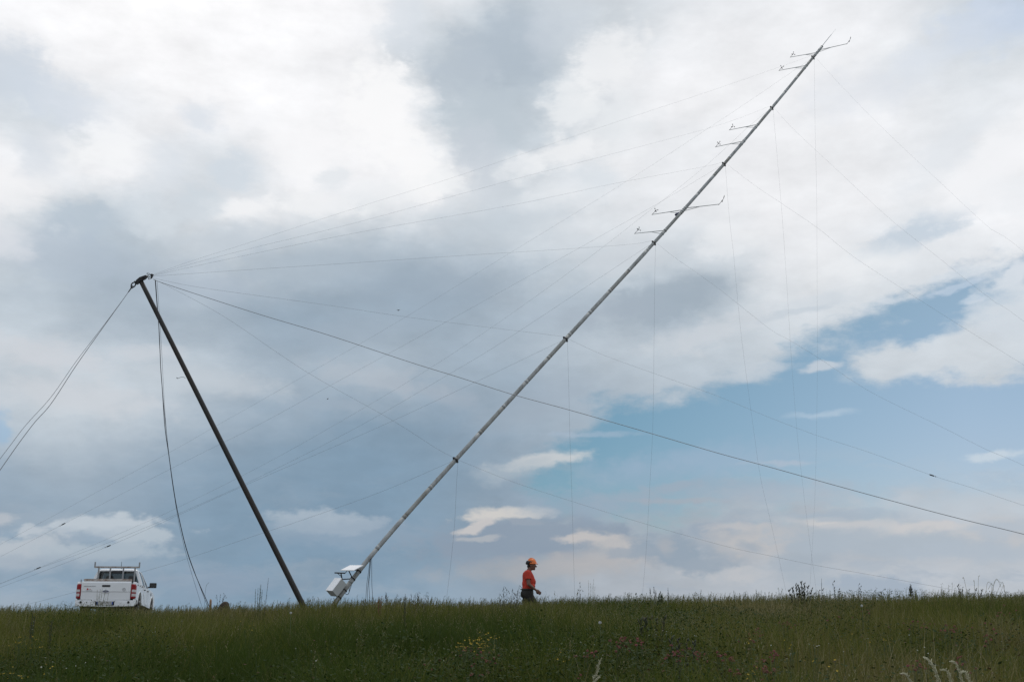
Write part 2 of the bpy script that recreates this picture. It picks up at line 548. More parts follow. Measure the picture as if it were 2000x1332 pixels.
class MB:
    """collects simple solids and links them as one mesh object"""
    def __init__(self):
        self.v, self.f, self.s = [], [], []

    def add(self, vs, fs, smooth=False):
        o = len(self.v)
        self.v += [tuple(p) for p in vs]
        self.f += [tuple(i + o for i in f) for f in fs]
        self.s += [smooth] * len(fs)
        return self

    def box(self, c, size, ax=None):
        """box centred at c; ax = three axis vectors"""
        X, Y, Z = ax or (Vector((1, 0, 0)), Vector((0, 1, 0)), Vector((0, 0, 1)))
        c = Vector(c)
        h = [s / 2 for s in size]
        vs = [c + X * (sx * h[0]) + Y * (sy * h[1]) + Z * (sz * h[2]) for sz in (-1, 1) for sy in (-1, 1) for sx in (-1, 1)]
        fs = [(0, 2, 3, 1), (4, 5, 7, 6), (0, 1, 5, 4), (2, 6, 7, 3), (0, 4, 6, 2), (1, 3, 7, 5)]
        return self.add(vs, fs)

    def loft(self, rings, caps=True, smooth=True):
        n = len(rings[0])
        vs = [p for r in rings for p in r]
        fs = []
        for k in range(len(rings) - 1):
            for i in range(n):
                j = (i + 1) % n
                fs.append((k * n + i, k * n + j, (k + 1) * n + j, (k + 1) * n + i))
        self.add(vs, fs, smooth)
        if caps:
            self.add(rings[0], [tuple(reversed(range(n)))])
            self.add(rings[-1], [tuple(range(n))])
        return self

    def tube(self, path, r, n=8, caps=True, ry=None, side=None):
        path = [Vector(p) for p in path]
        rs = r if isinstance(r, (list, tuple)) else [r] * len(path)
        rys = rs if ry is None else (ry if isinstance(ry, (list, tuple)) else [ry] * len(path))
        rings = []
        t0 = (path[1] - path[0]).normalized()
        ref = Vector(side) if side is not None else (Vector((0, 0, 1)) if abs(t0.z) < .9 else Vector((1, 0, 0)))
        u = None
        for k, p in enumerate(path):
            a = path[max(k - 1, 0)]; b = path[min(k + 1, len(path) - 1)]
            t = (b - a).normalized()
            u = (ref - t * ref.dot(t)).normalized() if u is None else (u - t * u.dot(t)).normalized()
            v = t.cross(u)
            rings.append([p + u * (rs[k] * math.cos(2 * math.pi * i / n)) + v * (rys[k] * math.sin(2 * math.pi * i / n)) for i in range(n)])
        return self.loft(rings, caps)

    def cyl(self, c, axis, r, h, n=20, r2=None):
        c = Vector(c); axis = Vector(axis).normalized()
        return self.tube([c - axis * h / 2, c + axis * h / 2], [r, r if r2 is None else r2], n)

    def sphere(self, c, r, nu=12, nv=8, ax=None):
        X, Y, Z = ax or (Vector((1, 0, 0)), Vector((0, 1, 0)), Vector((0, 0, 1)))
        r = r if isinstance(r, (list, tuple)) else (r, r, r)
        c = Vector(c)
        vs = [c - Z * r[2]]
        for k in range(1, nv):
            a = -math.pi / 2 + math.pi * k / nv
            for i in range(nu):
                b = 2 * math.pi * i / nu
                vs.append(c + X * (r[0] * math.cos(a) * math.cos(b)) + Y * (r[1] * math.cos(a) * math.sin(b)) + Z * (r[2] * math.sin(a)))
        vs.append(c + Z * r[2])
        fs = [(0, 1 + (i + 1) % nu, 1 + i) for i in range(nu)]
        for k in range(nv - 2):
            for i in range(nu):
                j = (i + 1) % nu
                fs.append((1 + k * nu + i, 1 + k * nu + j, 1 + (k + 1) * nu + j, 1 + (k + 1) * nu + i))
        top = len(vs) - 1; o = 1 + (nv - 2) * nu
        fs += [(o + i, o + (i + 1) % nu, top) for i in range(nu)]
        return self.add(vs, fs, True)

    def prism(self, poly, depth_vec):
        """extrude a planar polygon"""
        n = len(poly); d = Vector(depth_vec)
        a = [Vector(p) for p in poly]; b = [p + d for p in a]
        self.add(a, [tuple(reversed(range(n)))]); self.add(b, [tuple(range(n))])
        for i in range(n):
            j = (i + 1) % n
            self.add([a[i], a[j], b[j], b[i]], [(0, 1, 2, 3)])
        return self

    def mesh(self, name, org=(0, 0, 0)):
        me = bpy.data.meshes.new(name)
        o = Vector(org)
        me.from_pydata([tuple(Vector(p) - o) for p in self.v], [], self.f)
        me.polygons.foreach_set('use_smooth', self.s)
        me.validate()
        bm = bmesh.new(); bm.from_mesh(me)
        bmesh.ops.remove_doubles(bm, verts=bm.verts, dist=1e-5)
        bmesh.ops.recalc_face_normals(bm, faces=bm.faces)
        bm.to_mesh(me); bm.free()
        return me

    def build(self, name, material, parent=None, root=None, bevel=0.0, label=None):
        """root: the thing whose base the coordinates are measured from"""
        org = root.location if root is not None else (0, 0, 0)
        me = self.mesh(name, org)
        me.materials.append(material)
        ob = bpy.data.objects.new(name, me)
        COL.objects.link(ob)
        if parent is not None:
            ob.parent = parent
        if bevel:
            b = ob.modifiers.new('bevel', 'BEVEL')
            b.width = bevel; b.segments = 2; b.limit_method = 'ANGLE'; b.angle_limit = math.radians(40)
        if label:
            ob['label'] = label
        return ob


def tag(o, label=None, cat=None, group=None, kind=None):
    for k, v in (('label', label), ('category', cat), ('group', group), ('kind', kind)):
        if v:
            o[k] = v
    return o


def thing(name, loc, label, cat, group=None, rz=0.0):
    o = bpy.data.objects.new(name, None)
    o.empty_display_size = 0.2
    COL.objects.link(o)
    o.location = Vector(loc)
    o.rotation_euler = (0, 0, rz)
    return tag(o, label, cat, group)


def single(name, mb, material, label, cat, group=None, base=None, bevel=0.0):
    """a thing that is one mesh, with its origin at base"""
    b = Vector(base if base is not None else mb.v[0])
    me = mb.mesh(name, b)
    me.materials.append(material)
    o = bpy.data.objects.new(name, me)
    COL.objects.link(o)
    o.location = b
    if bevel:
        m = o.modifiers.new('bevel', 'BEVEL'); m.width = bevel; m.segments = 2
    return tag(o, label, cat, group)


def catmull(pts, n=8):
    pts = [Vector(p) for p in pts]
    if len(pts) < 3:
        return [pts[0].lerp(pts[1], k / (2 * n)) for k in range(2 * n + 1)]
    q = [pts[0] * 2 - pts[1]] + pts + [pts[-1] * 2 - pts[-2]]
    out = []
    for i in range(1, len(q) - 2):
        a, b, c, d = q[i - 1:i + 3]
        for k in range(n):
            t = k / n
            out.append(0.5 * ((2 * b) + (c - a) * t + (2 * a - 5 * b + 4 * c - d) * t * t + (3 * b - a - 3 * c + d) * t ** 3))
    out.append(pts[-1])
    return out


# ------------------------------------------------------------------ ground
HY = [-60, -5, 0, 3, 6, 11, 17, 21, 24, 28, 36, 60, 80, 150, 400, 1500, 9000]
HZ = [-6, -.45, 0, .40, .66, .91, 1.14, 1.25, 1.22, 1.06, 1.05, 1.0, .5, -6, -40, -150, -700]


def ground_h(x, y):
    x = np.asarray(x, float); y = np.asarray(y, float)
    # gentle rounding of the profile
    z = sum(np.interp(y + o * np.clip(np.abs(y) * .1, .5, 40), HY, HZ) for o in (-1, -.5, 0, .5, 1)) / 5
    fade = np.clip((34 - y) / 8, 0, 1)
    near = np.clip(y / 8, 0, 1)
    z = z + 0.0155 * np.clip(x, -14, 14) * fade * near
    z = z + fade * (0.045 * np.sin(x * .42 + 1.3) * np.sin(y * .33) + 0.025 * np.sin(x * 1.1 + y * .8 + .5))
    z = z + .30 * np.exp(-((x + 13.3) / 7.0) ** 2 - ((y - 34.5) / 5.0) ** 2)     # low rise the truck stands on
    return z


def gh(x, y):
    return float(ground_h(x, y))


m_soil = mat("soil", (.035, .034, .016), .95, noise=(3.0, .8, (.05, .045, .02), (1, 1, 1)))
xs = np.concatenate([[-6000, -2500, -1000, -400, -150, -80], np.linspace(-50, 50, 101), [80, 150, 400, 1000, 2500, 6000]])
ys = np.concatenate([[-60, -20, -8], np.linspace(-4, 90, 142), [100, 120, 150, 200, 280, 400, 700, 1500, 3500, 9000]])
GXX, GYY = np.meshgrid(xs, ys)
GZ = ground_h(GXX, GYY)
gme = bpy.data.meshes.new("ground")
nx, ny = len(xs), len(ys)
gv = np.stack([GXX, GYY, GZ], -1).reshape(-1, 3)
gf = [(j * nx + i, j * nx + i + 1, (j + 1) * nx + i + 1, (j + 1) * nx + i) for j in range(ny - 1) for i in range(nx - 1)]
gme.from_pydata(gv.tolist(), [], gf)
gme.polygons.foreach_set('use_smooth', [True] * len(gf))
gme.materials.append(m_soil)
ground = bpy.data.objects.new("ground", gme)
COL.objects.link(ground)
tag(ground, "dark soil of the hilltop under the tall meadow grass", None, None, 'structure')
# ------------------------------------------------------------------ met mast
m_galv = mat("galvanised_steel", (.34, .355, .35), .65, .1, noise=(2.2, .75, (.21, .215, .205), (1, 1, .35)))
m_galv2 = mat("weathered_galvanised_steel", (.30, .31, .295), .65, .1, noise=(1.6, .8, (.19, .18, .155), (1, 1, .4)))
m_dark = mat("dark_steel", (.035, .035, .037), .5, .4)
m_wire = mat("steel_wire", (.20, .205, .21), .5, .3)
m_rope = mat("dark_rope", (.045, .048, .055), .8)
m_rust = mat("rusty_painted_steel", (.020, .0195, .0175), .6, .0, noise=(1.4, .6, (.040, .028, .020), (1, 1, .3)))
m_lit_white = mat("lit_white_door", (.84, .85, .86), .4, noise=(3, .4, (.78, .79, .78), (1, 1, 1)))  # cabinet door face; light from above is put into its white
m_grey = mat("grey_parts_shaded_cabinet", (.40, .42, .41), .5)  # booms, rod, and cabinet sides whose shade is put into the grey
m_panel = mat("solar_glass", (.66, .69, .72), .12, 0, coat=.6)
m_blue = mat("blue_plastic", (.02, .025, .10), .4)

MAST_PX = [(631, 1208), (735, 1073), (889, 899), (1105, 662), (1277, 475), (1414, 321), (1507, 212), (1588, 113), (1605, 92)]
Z0, Z1 = 59.0, 92.0


def with_depth(pxs, z0, z1):
    """depth along a straight line in space: 1/z is linear in picture distance"""
    d = [0.0]
    for a, b in zip(pxs[:-1], pxs[1:]):
        d.append(d[-1] + math.hypot(b[0] - a[0], b[1] - a[1]))
    return [P(p[0], p[1], 1.0 / (1 / z0 + (1 / z1 - 1 / z0) * k / d[-1])) for p, k in zip(pxs, d)]


mast_pts = with_depth(MAST_PX, Z0, Z1)
mast_line = catmull(mast_pts, 24)
cum = [0.0]
for a, b in zip(mast_line[:-1], mast_line[1:]):
    cum.append(cum[-1] + (b - a).length)
MAST_LEN = cum[-1]


def mast_at(s):
    s = min(max(s, 0), MAST_LEN)
    k = max(i for i in range(len(cum)) if cum[i] <= s + 1e-9)
    k = min(k, len(cum) - 2)
    t = (s - cum[k]) / (cum[k + 1] - cum[k])
    return mast_line[k].lerp(mast_line[k + 1], t), (mast_line[k + 1] - mast_line[k]).normalized()


def to_px(p):
    d = p - EYE
    z = d.dot(AX_F)
    return 1000 + F * d.dot(AX_R) / z, 666 - F * d.dot(AX_U) / z, z


def mast_s_near(px, py):
    best = min(range(600), key=lambda k: math.hypot(*(np.array(to_px(mast_at(MAST_LEN * k / 599)[0])[:2]) - (px, py))))
    return MAST_LEN * best / 599


def mast_r(s):
    return 0.127 if s < MAST_LEN * .52 else (0.112 if s < MAST_LEN * .78 else .104)


base, _ = mast_at(0)
A = (mast_pts[-1] - mast_pts[0]).normalized()          # along the mast
W = Vector((A.y, -A.x, 0)).normalized()                # level, across the mast, towards the camera's right
N = W.cross(A).normalized()                            # square to both, upper side
if N.z < 0:
    N = -N
mast = thing("met_mast", (base.x, base.y, gh(base.x, base.y)), "tall grey tubular measuring mast leaning right with sensor booms", "mast")

NSEC = 26
for k in range(NSEC):
    s0, s1 = MAST_LEN * k / NSEC, MAST_LEN * (k + 1) / NSEC
    n = 6
    pts = [mast_at(s0 + (s1 - s0) * i / n)[0] for i in range(n + 1)]
    r = mast_r((s0 + s1) / 2)
    mb = MB().tube(pts, r, 20)
    # slightly swaged lower end of each tube and its clamp band
    c, t = mast_at(s0 + .12)
    if k:
        mb.cyl(c, t, r * 1.03, .22, 20)
        c2, t2 = mast_at(s0 + .30 + .5 * (k % 3))
        mb.cyl(c2, t2, r * 1.045, .03, 20)
    mb.build("mast_tube", m_galv if k % 3 else m_galv2, mast, mast)
# signal cables strapped along the tubes
cab = MB()
for off, ph in ((W * -1, 0.0), (W * -.8 + N * .6, .4)):
    cab.tube([mast_at(MAST_LEN * (.05 + .93 * i / 90))[0] + off.normalized() * (mast_r(MAST_LEN * (.05 + .93 * i / 90)) + .012 + .012 * math.sin(i * 2.1 + ph)) for i in range(91)], .012, 5)
cab.build("signal_cable", m_rope, mast, mast)

RINGS = MAST_PX[2:8]
ring_s = [mast_s_near(*p) for p in RINGS]
ring_p = []
for s in ring_s:
    c, t = mast_at(s)
    r = mast_r(s)
    mb = MB().cyl(c, t, r * 1.12, .13, 20)
    for d in (W, -W, N, -N):
        mb.prism([c + d * (r * 1.1) + t * .10, c + d * (r * 1.1) - t * .10, c + d * (r + .10) - t * .025, c + d * (r + .10) + t * .03],
                 d.cross(t).normalized() * .03)
    mb.build("guy_collar", m_dark, mast, mast)
    ring_p.append((c, r))

# booms with cup anemometers and wind vanes
BD = (-W * 3.63 + N * .414).normalized()


def boom(px, py, tipx, tipy, kind):
    s = mast_s_near(px, py)
    c, t = mast_at(s)
    x0, y0, z = to_px(c)
    sgn = 1 if tipx < px else -1
    d = BD * sgn
    # length that carries the tip to the photo's column
    L = 2.4
    for _ in range(12):
        xt = to_px(c + d * L)[0]
        L *= abs(tipx - x0) / max(abs(xt - x0), 1e-3)
    # nudge the tilt so the tip also has the photo's row
    yt = to_px(c + d * L)[1]
    d = (d * L + AX_U * ((yt - tipy) * z / F)).normalized()
    r = mast_r(s)
    tip = c + d * L
    mb = MB().tube([c + d * r, tip], [.028, .022], 8)
    mid = c + d * (L * .46)
    mb.tube([c - t * .42 + d * r * .7, mid], .02, 6)
    mb.cyl(c, t, r * 1.16, .07, 20).cyl(c - t * .42, t, r * 1.16, .07, 20)
    b = mb.build("sensor_boom", m_grey, mast, mast)
    post = .55
    if kind == 'cup':
        top = tip + t * post
        a = MB().tube([tip - t * .05, top - t * .1], .016, 6).cyl(top - t * .06, t, .032, .16, 10)
        a.build("sensor_post", m_dark, b, mast)
        e1 = (d - t * d.dot(t)).normalized(); e2 = t.cross(e1)
        ph = random.random() * 6
        rot = MB()
        for k in range(3):
            an = ph + k * 2 * math.pi / 3
            q = e1 * math.cos(an) + e2 * math.sin(an)
            qt = -e1 * math.sin(an) + e2 * math.cos(an)
            cc = top + t * .05 + q * .15
            rot.tube([top + t * .05, cc], .009, 5)
            rot.tube([cc - qt * .045, cc, cc + qt * .03], [.010, .032, .042], 8)
        rot.build("anemometer_cups", m_dark, b, mast)
    else:
        top = tip + t * post
        a = MB().tube([tip - t * .08, top], .016, 6).cyl(top - t * .10, t, .03, .18, 10)
        a.build("sensor_post", m_dark, b, mast)
        e1 = (AX_R * .35 + AX_U * .8 + AX_F * .4).normalized(); e2 = Vector((0, 0, 1))
        v = MB().tube([top - e1 * .15, top + e1 * .3], .012, 6)
        v.prism([top + e1 * .16 - e2 * .05, top + e1 * .36 - e2 * .06, top + e1 * .36 + e2 * .07, top + e1 * .18 + e2 * .05], (.012, .0, 0))
        v.sphere(top - e1 * .16, .03, 8, 6)
        v.build("wind_vane", m_dark, b, mast)
    return b


for (px, py, tx, ty, kind) in [(1594, 102, 1544, 112, 'cup'), (1599, 97, 1654, 86, 'vane'), (1574, 128, 1522, 138, 'cup'),
                               (1481, 244, 1425, 254, 'cup'), (1453, 277, 1398, 287, 'cup'), (1334, 410, 1274, 419, 'cup'),
                               (1338, 406, 1404, 399, 'vane'), (1298, 448, 1240, 456, 'cup')]:
    boom(px, py, tx, ty, kind)

# lightning rod
ctop, ttop = mast_at(MAST_LEN)
MB().tube([ctop + W * -.06, ctop + W * -.06 + ttop * 2.0, ctop + W * -.06 + ttop * 2.15, ctop + W * -.06 + ttop * 3.1], [.026, .024, .012, .007], 8).build("lightning_rod", m_grey, mast, mast)
MB().cyl(ctop + ttop * .01, ttop, .108, .06, 20).build("mast_cap", m_dark, mast, mast)
# small blue box half way up
s_b = mast_s_near(1327, 417)
c, t = mast_at(s_b)
MB().box(c - W * .26 + N * .02, (.32, .26, .2), (W, N, t)).build("sensor_box", m_blue, mast, mast, .02)

# equipment cabinet and panel near the foot
phi = math.radians(-4)
W2 = W * math.cos(phi) + N * math.sin(phi)
D2 = W * math.sin(phi) - N * math.cos(phi)           # from the door face towards the mast
topc = P(652, 1141.2, 59.6)
s_c = mast_s_near(662, 1156)
cm, tm = mast_at(s_c)
bd = .44
cc = cm - D2 * (mast_r(0) + bd / 2 + .02)
# slide along the cabinet's own face so the door sits where the photo shows it
x, y, z = to_px(cc - D2 * bd / 2)
cc = cc + (P(652, 1141.2, z) - (cc - D2 * bd / 2))
cb = MB().box(cc, (.80, .84, bd), (W2, tm, -D2)).build("cabinet", m_grey, mast, mast, .015)
MB().box(cc - D2 * (bd / 2 + .016), (.82, .86, .03), (W2, tm, -D2)).build("cabinet_door", m_lit_white, cb, mast, .008)
mb = MB().tube([cc + D2 * bd / 2, cm], .05, 8)
for k in (-.25, .25):
    mb.cyl(cm + tm * k, tm, mast_r(0) * 1.2, .06, 20)
    mb.tube([cc + D2 * (bd / 2) + tm * k, cm + tm * k], .04, 6)
mb.build("cabinet_bracket", m_dark, mast, mast)
# solar panel: lifted corner quad
zc = to_px(mast_at(mast_s_near(702, 1108))[0])[2]
q00 = P(664.5, 1113, zc - .5)
e1 = W2 * (26.0 * zc / F / max(W2.dot(AX_R), .2))
e2 = Vector((.50, .50, .43))
e1 = P(690.5, 1113.2, zc - 1.15) - q00; e2 = P(683.5, 1103.2, zc + .05) - q00
q01 = q00 + e1; q10 = q00 + e2
nn = e1.cross(e2).normalized()
if nn.z < 0:
    nn = -nn
pan = MB().prism([q00, q01, q01 + e2, q10], -nn * .045)
pan = pan.build("solar_panel", m_panel, mast, mast, .006)
cp, tp = mast_at(mast_s_near(697, 1113))
pc = (q00 + q01 + e2) / 2 + q10 / 2 - e1 / 2
ctr = q00 + e1 / 2 + e2 / 2
mb = MB().tube([ctr - nn * .05, cp], .035, 8).tube([q00 + e1 * .5 + e2 * .15 - nn * .05, cp - tp * .55], .03, 8)
mb.cyl(cp, tp, mast_r(0) * 1.2, .07, 20).cyl(cp - tp * .55, tp, mast_r(0) * 1.2, .07, 20)
mb.build("panel_strut", m_dark, pan, mast)
# bare mounting frame beside the panel
f0 = P(653.5, 1118.2, zc - .4); f1 = P(674, 1118.8, zc - .2); fs = P(666, 1119.5, zc - .3); fe = P(668, 1131, zc - .2)
mb = MB().tube([f0, f1], .035, 6).tube([fs, fe], .035, 6).tube([P(659, 1119, zc - .35), P(666.5, 1125, zc - .25)], .018, 6)
mb.tube([f1, P(678, 1114.5, zc - .1)], .02, 6).tube([fe, mast_at(mast_s_near(688, 1128))[0]], .03, 6)
mb.build("mounting_frame", m_dark, mast, mast)
lb = MB()
for pts in ([(687, 1131), (687, 1139), (684, 1149), (681, 1158), (677.5, 1160.5), (673, 1157), (669, 1152.5)],
            [(687.5, 1133), (685, 1141), (682.5, 1146), (681.5, 1154)]):
    lb.tube(catmull([P(p[0], p[1], zc - .15) for p in pts], 6), .016, 6)
lb.build("cable_loop", m_rope, mast, mast)
# hinged base plate on the ground
mb = MB().box((base.x, base.y, mast.location.z + .03), (.9, .9, .06)).box((base.x - .14, base.y, mast.location.z + .22), (.05, .5, .36)).box((base.x + .14, base.y, mast.location.z + .22), (.05, .5, .36))
mb.build("base_plate", m_dark, mast, mast, .005)

# ------------------------------------------------------------------ gin pole
g0 = P(605, 1208, 58.6); g1 = P(273, 545, 60.0)
gin = thing("gin_pole", (g0.x, g0.y, gh(g0.x, g0.y)), "dark rusty lifting pole leaning left with ropes at its head", "pole")
GA = (g1 - g0).normalized(); GL = (g1 - g0).length
npt = 24
MB().tube([g0 + GA * (GL * k / npt) for k in range(npt + 1)], [.153 - .034 * k / npt for k in range(npt + 1)], 24).build("pole_tube", m_rust, gin, gin)
for k in (.27, .55, .78):
    MB().cyl(g0 + GA * GL * k, GA, .150 - .032 * k, .05, 24).build("pole_flange", m_rust, gin, gin)
gz = 60.0


def G(x, y, dz=0.0):
    return P(x, y, gz + dz)


# head plate: a bent plate over the pole end, from the left shackle to the right-hand ropes
th = AX_F * .10
hp = MB()
top = [(263.5, 553), (265.5, 547), (272, 541.5), (279, 539), (284, 537.2), (286.5, 540), (281, 545.5), (274, 549), (268, 553.5), (265.5, 556)]
hp.prism([G(x, y, -.16) for x, y in top], AX_F * .32)
hp.build("head_plate", m_dark, gin, gin, .01)
for bx, by in ((280.5, 542.5), (266, 551)):
    MB().cyl(G(bx, by, 0), AX_F, .05, .46, 12).build("head_bolt", m_dark, gin, gin)


def ring(mb, c, ax1, ax2, r1, r2, r=.03, n=16):
    pts = [c + ax1 * (r1 * math.cos(2 * math.pi * i / n)) + ax2 * (r2 * math.sin(2 * math.pi * i / n)) for i in range(n + 1)]
    mb.tube(pts, r, 6, caps=False)


dl = (G(252, 567) - G(263, 553)).normalized(); dn = AX_F.cross(dl).normalized()
sh = MB()
ring(sh, G(260.5, 556.5), dl, dn, .15, .10, .035)
ring(sh, G(257.8, 560.8), dl, dn, .075, .055, .022)
sh.tube([G(256.8, 562), G(250.5, 571)], [.035, .022], 8)
sh.build("shackle", m_dark, gin, gin)
dr = (G(300, 538) - G(286, 540)).normalized(); dn2 = AX_F.cross(dr).normalized()
th_ = MB()
for a, (x, y) in zip((0.5, -.1, -.6), ((290.5, 535.8), (291.5, 539.6), (293, 542.8))):
    d = (dr * math.cos(a) + dn2 * math.sin(a)).normalized(); e = AX_F.cross(d).normalized()
    ring(th_, G(x, y), d, e * .7 + AX_F * .3, .11, .06, .016)
for (x, y) in ((296, 536.5), (297.5, 538.5), (296.5, 540.5), (295.5, 543), (298, 537)):
    th_.sphere(G(x, y, random.uniform(-.1, .1)), .05, 8, 6)
    th_.tube([G(x, y), G(x + 3, y - random.uniform(-1.5, 2))], .012, 5)
th_.build("rope_thimble", m_dark, gin, gin)
# loose wire loop part way up
MB().tube(catmull([G(362, 739, -.3), G(359, 736.5, -.35), G(353, 736.8, -.4), G(348, 738.8, -.4), G(345, 737.2, -.4), G(346, 739.2, -.4), G(349, 738.5, -.4)], 5), .011, 5).build("wire_hook", m_dark, gin, gin)
mb = MB().box((g0.x, g0.y, gin.location.z + .03), (.7, .6, .06)).box((g0.x, g0.y - .2, gin.location.z + .2), (.4, .05, .34)).box((g0.x, g0.y + .2, gin.location.z + .2), (.4, .05, .34))
mb.build("base_hinge", m_dark, gin, gin, .005)

# ------------------------------------------------------------------ wires
def wire(pxs, z0, z1, r, name, label, cat, group, material=None, start=None, end=None, clamp=None, n=6):
    pts = with_depth(pxs, z0, z1)
    if start is not None:
        pts[0] = start
    if end is not None:
        pts[-1] = end
    line = catmull(pts, n)
    if end is None:                     # carry the wire on down to the ground
        d = (line[-1] - line[-2]).normalized()
        d.z = min(d.z, -.12)
        q = line[-1].copy()
        for _ in range(200):
            if q.z <= gh(q.x, q.y) + .02:
                break
            q = q + d * .1
        line.append(q)
    o = single(name, MB().tube(line, r, 6), material or m_wire, label, cat, group, base=line[-1])
    for c in clamp or ():
        k = min(range(len(line) - 1), key=lambda i: math.hypot(to_px(line[i])[0] - c[0], to_px(line[i])[1] - c[1]))
        t = (line[k + 1] - line[k]).normalized()
        q = line[k]
        mb = MB().tube([q - t * .14, q - t * .08, q + t * .08, q + t * .14], [.012, .034, .034, .012], 8).sphere(q + t * .2, .028, 8, 6)
        ob = mb.build("wire_clamp", m_dark, o, o)
    return o


def ring_lug(k, d):
    c, r = ring_p[k]
    return c + d.normalized() * (r + .09)


ORD = ["lowest", "second lowest", "third lowest", "third highest", "second highest", "topmost"]
RW = .0050
# lifting wires, gin pole head to each collar
LIFT = [
    [(300, 546), (330, 560), (440, 620), (600, 727), (760, 817), (850, 874), (884, 896)],
    [(301, 544), (400, 563), (625, 594), (800, 620), (1000, 645), (1090, 656), (1100, 659)],
    [(301, 539.5), (500, 526), (700, 513), (900, 499.5), (1100, 487), (1230, 477.5), (1272, 473)],
    [(301, 538), (400, 516), (590, 476), (740, 447), (1000, 401), (1200, 359), (1380, 325), (1410, 319)],
    [(301, 537), (380, 514), (500, 483), (700, 434), (1000, 352), (1200, 300), (1400, 246), (1503, 210)],
    [(300, 536), (380, 508), (500, 470), (700, 405), (870, 352), (1000, 308), (1200, 240), (1400, 174), (1584, 112)],
]
for k, pts in enumerate(LIFT):
    zz = to_px(ring_p[k][0])[2]
    wire(pts, 60.0, zz, RW * (1 - .07 * k), "lifting_wire", f"thin steel wire from the gin pole head to the {ORD[k]} mast collar", "wire",
         "lifting wires fanning out from the gin pole head", end=ring_lug(k, N), n=8)
# left-hand side wires, collars to anchors beyond the left edge
LEFT = [
    ([(884, 901), (750, 958), (600, 1012), (500, 1045), (370, 1089), (280, 1116), (145, 1156), (40, 1183), (0, 1192)], 62, None),
    ([(1100, 664), (1000, 712), (925, 748), (742, 833), (500, 938), (350, 1005), (212, 1066), (0, 1147), (-125, 1192)], 62, [(205, 1069)]),
    ([(1272, 478), (1236, 500), (1000, 656), (875, 732), (700, 833), (500, 934.5), (350, 1002), (200, 1064), (75, 1110), (0, 1140), (-140, 1192)], 62, None),
    ([(1410, 324), (1380, 341), (1276, 403), (1104, 500), (873, 628), (645, 753), (500, 832), (330, 917), (0, 1087), (-205, 1192)], 64, [(120, 1026)]),
    ([(1503, 215), (1461, 249), (1396, 309), (1336, 359), (1266, 414), (1155, 500), (1000, 612), (840, 719), (648, 833), (500, 915), (347, 991), (272, 1025), (75, 1109), (-135, 1192)], 62, [(78, 1108)]),
    ([(1584, 117), (1500, 173), (1400, 240), (1220, 357), (1000, 492), (796, 617), (605, 728), (420, 833), (328, 885), (0, 1063), (-250, 1192)], 64, None),
]
for k, (pts, ze, cl) in enumerate(LEFT):
    zz = to_px(ring_p[k][0])[2]
    wire(pts, zz, ze, RW * (1 - .06 * k), "side_guy_wire", f"thin guy wire from the {ORD[k]} mast collar down to the ground at left", "wire",
         "side guy wires running down to the left", start=ring_lug(k, -W), clamp=cl, n=8)
RIGHT = [
    ([(895, 903), (1000, 940), (1118, 979), (1265, 1024), (1420, 1067), (1500, 1084), (1585, 1102), (1700, 1122), (1865, 1152), (2060, 1190)], 50, None),
    ([(1112, 665), (1180, 694), (1277, 729), (1400, 773), (1500, 814), (1592, 849), (1700, 884), (1820, 928), (1900, 953), (2000, 987), (2300, 1085), (2680, 1192)], 46, [(1820, 928)]),
    ([(1284, 478), (1315, 501), (1400, 561), (1500, 640), (1545, 666), (1600, 700), (1700, 765), (1838, 833), (1925, 877), (2000, 909), (2300, 1050), (2640, 1192)], 46, None),
    ([(1420, 325), (1475, 363), (1530, 400), (1600, 448), (1665, 500), (1770, 569), (1880, 639), (2000, 713), (2350, 930), (2790, 1192)], 46, None),
    ([(1513, 216), (1550, 253), (1640, 337), (1735, 425), (1830, 501), (1935, 584), (2000, 628), (2350, 900), (2760, 1192)], 46, None),
    ([(1594, 117), (1640, 165), (1720, 247), (1840, 360), (1930, 443), (2000, 492), (2350, 800), (2790, 1192)], 46, None),
]
for k, (pts, ze, cl) in enumerate(RIGHT):
    zz = to_px(ring_p[k][0])[2]
    wire(pts, zz, ze, RW * (.95 - .07 * k), "side_guy_wire", f"thin guy wire from the {ORD[k]} mast collar down to the right", "wire",
         "side guy wires running down to the right", start=ring_lug(k, W), clamp=cl, n=8)
BACK = [
    [(892, 906), (891, 960), (888, 1020), (882, 1085), (871, 1180)],
    [(1109, 671), (1111, 760), (1113, 850), (1117, 970), (1120, 1080), (1123, 1182)],
    [(1278.5, 484), (1278.5, 560), (1277.5, 660), (1275, 833), (1269, 950), (1262, 1075), (1253, 1182)],
    [(1417, 333), (1424, 420), (1433, 500), (1442, 600), (1452, 690), (1471, 833), (1485, 930), (1503, 1010), (1520, 1084), (1541, 1182)],
    [(1511, 224), (1520, 330), (1529, 440), (1537, 560), (1545, 690), (1556, 835), (1567, 940), (1578, 1030), (1586, 1090), (1598, 1182)],
    [(1590, 124), (1592, 250), (1595, 380), (1596, 560), (1596.5, 700), (1595, 833), (1592, 960), (1588, 1040), (1584, 1110), (1580, 1182)],
]
for k, pts in enumerate(BACK):
    zz = to_px(ring_p[k][0])[2]
    wire(pts, zz, zz + 1, RW * (.95 - .05 * k), "back_guy_wire", f"slack guy wire hanging from the {ORD[k]} mast collar to the grass", "wire",
         "slack guy wires hanging from the mast", start=ring_lug(k, -N), n=8)
# main lifting rope
wire([(299, 545.5), (330, 557), (500, 612), (640, 654), (800, 707), (900, 738), (1000, 770), (1110, 800), (1250, 840), (1400, 884), (1500, 911), (1600, 939), (1750, 980), (1880, 1014), (2000, 1043), (2250, 1108), (2620, 1192)],
     59.6, 46, .0135, "lifting_rope", "long dark rope sagging from the gin pole head across the mast to the right", "rope", None, m_wire, n=8)
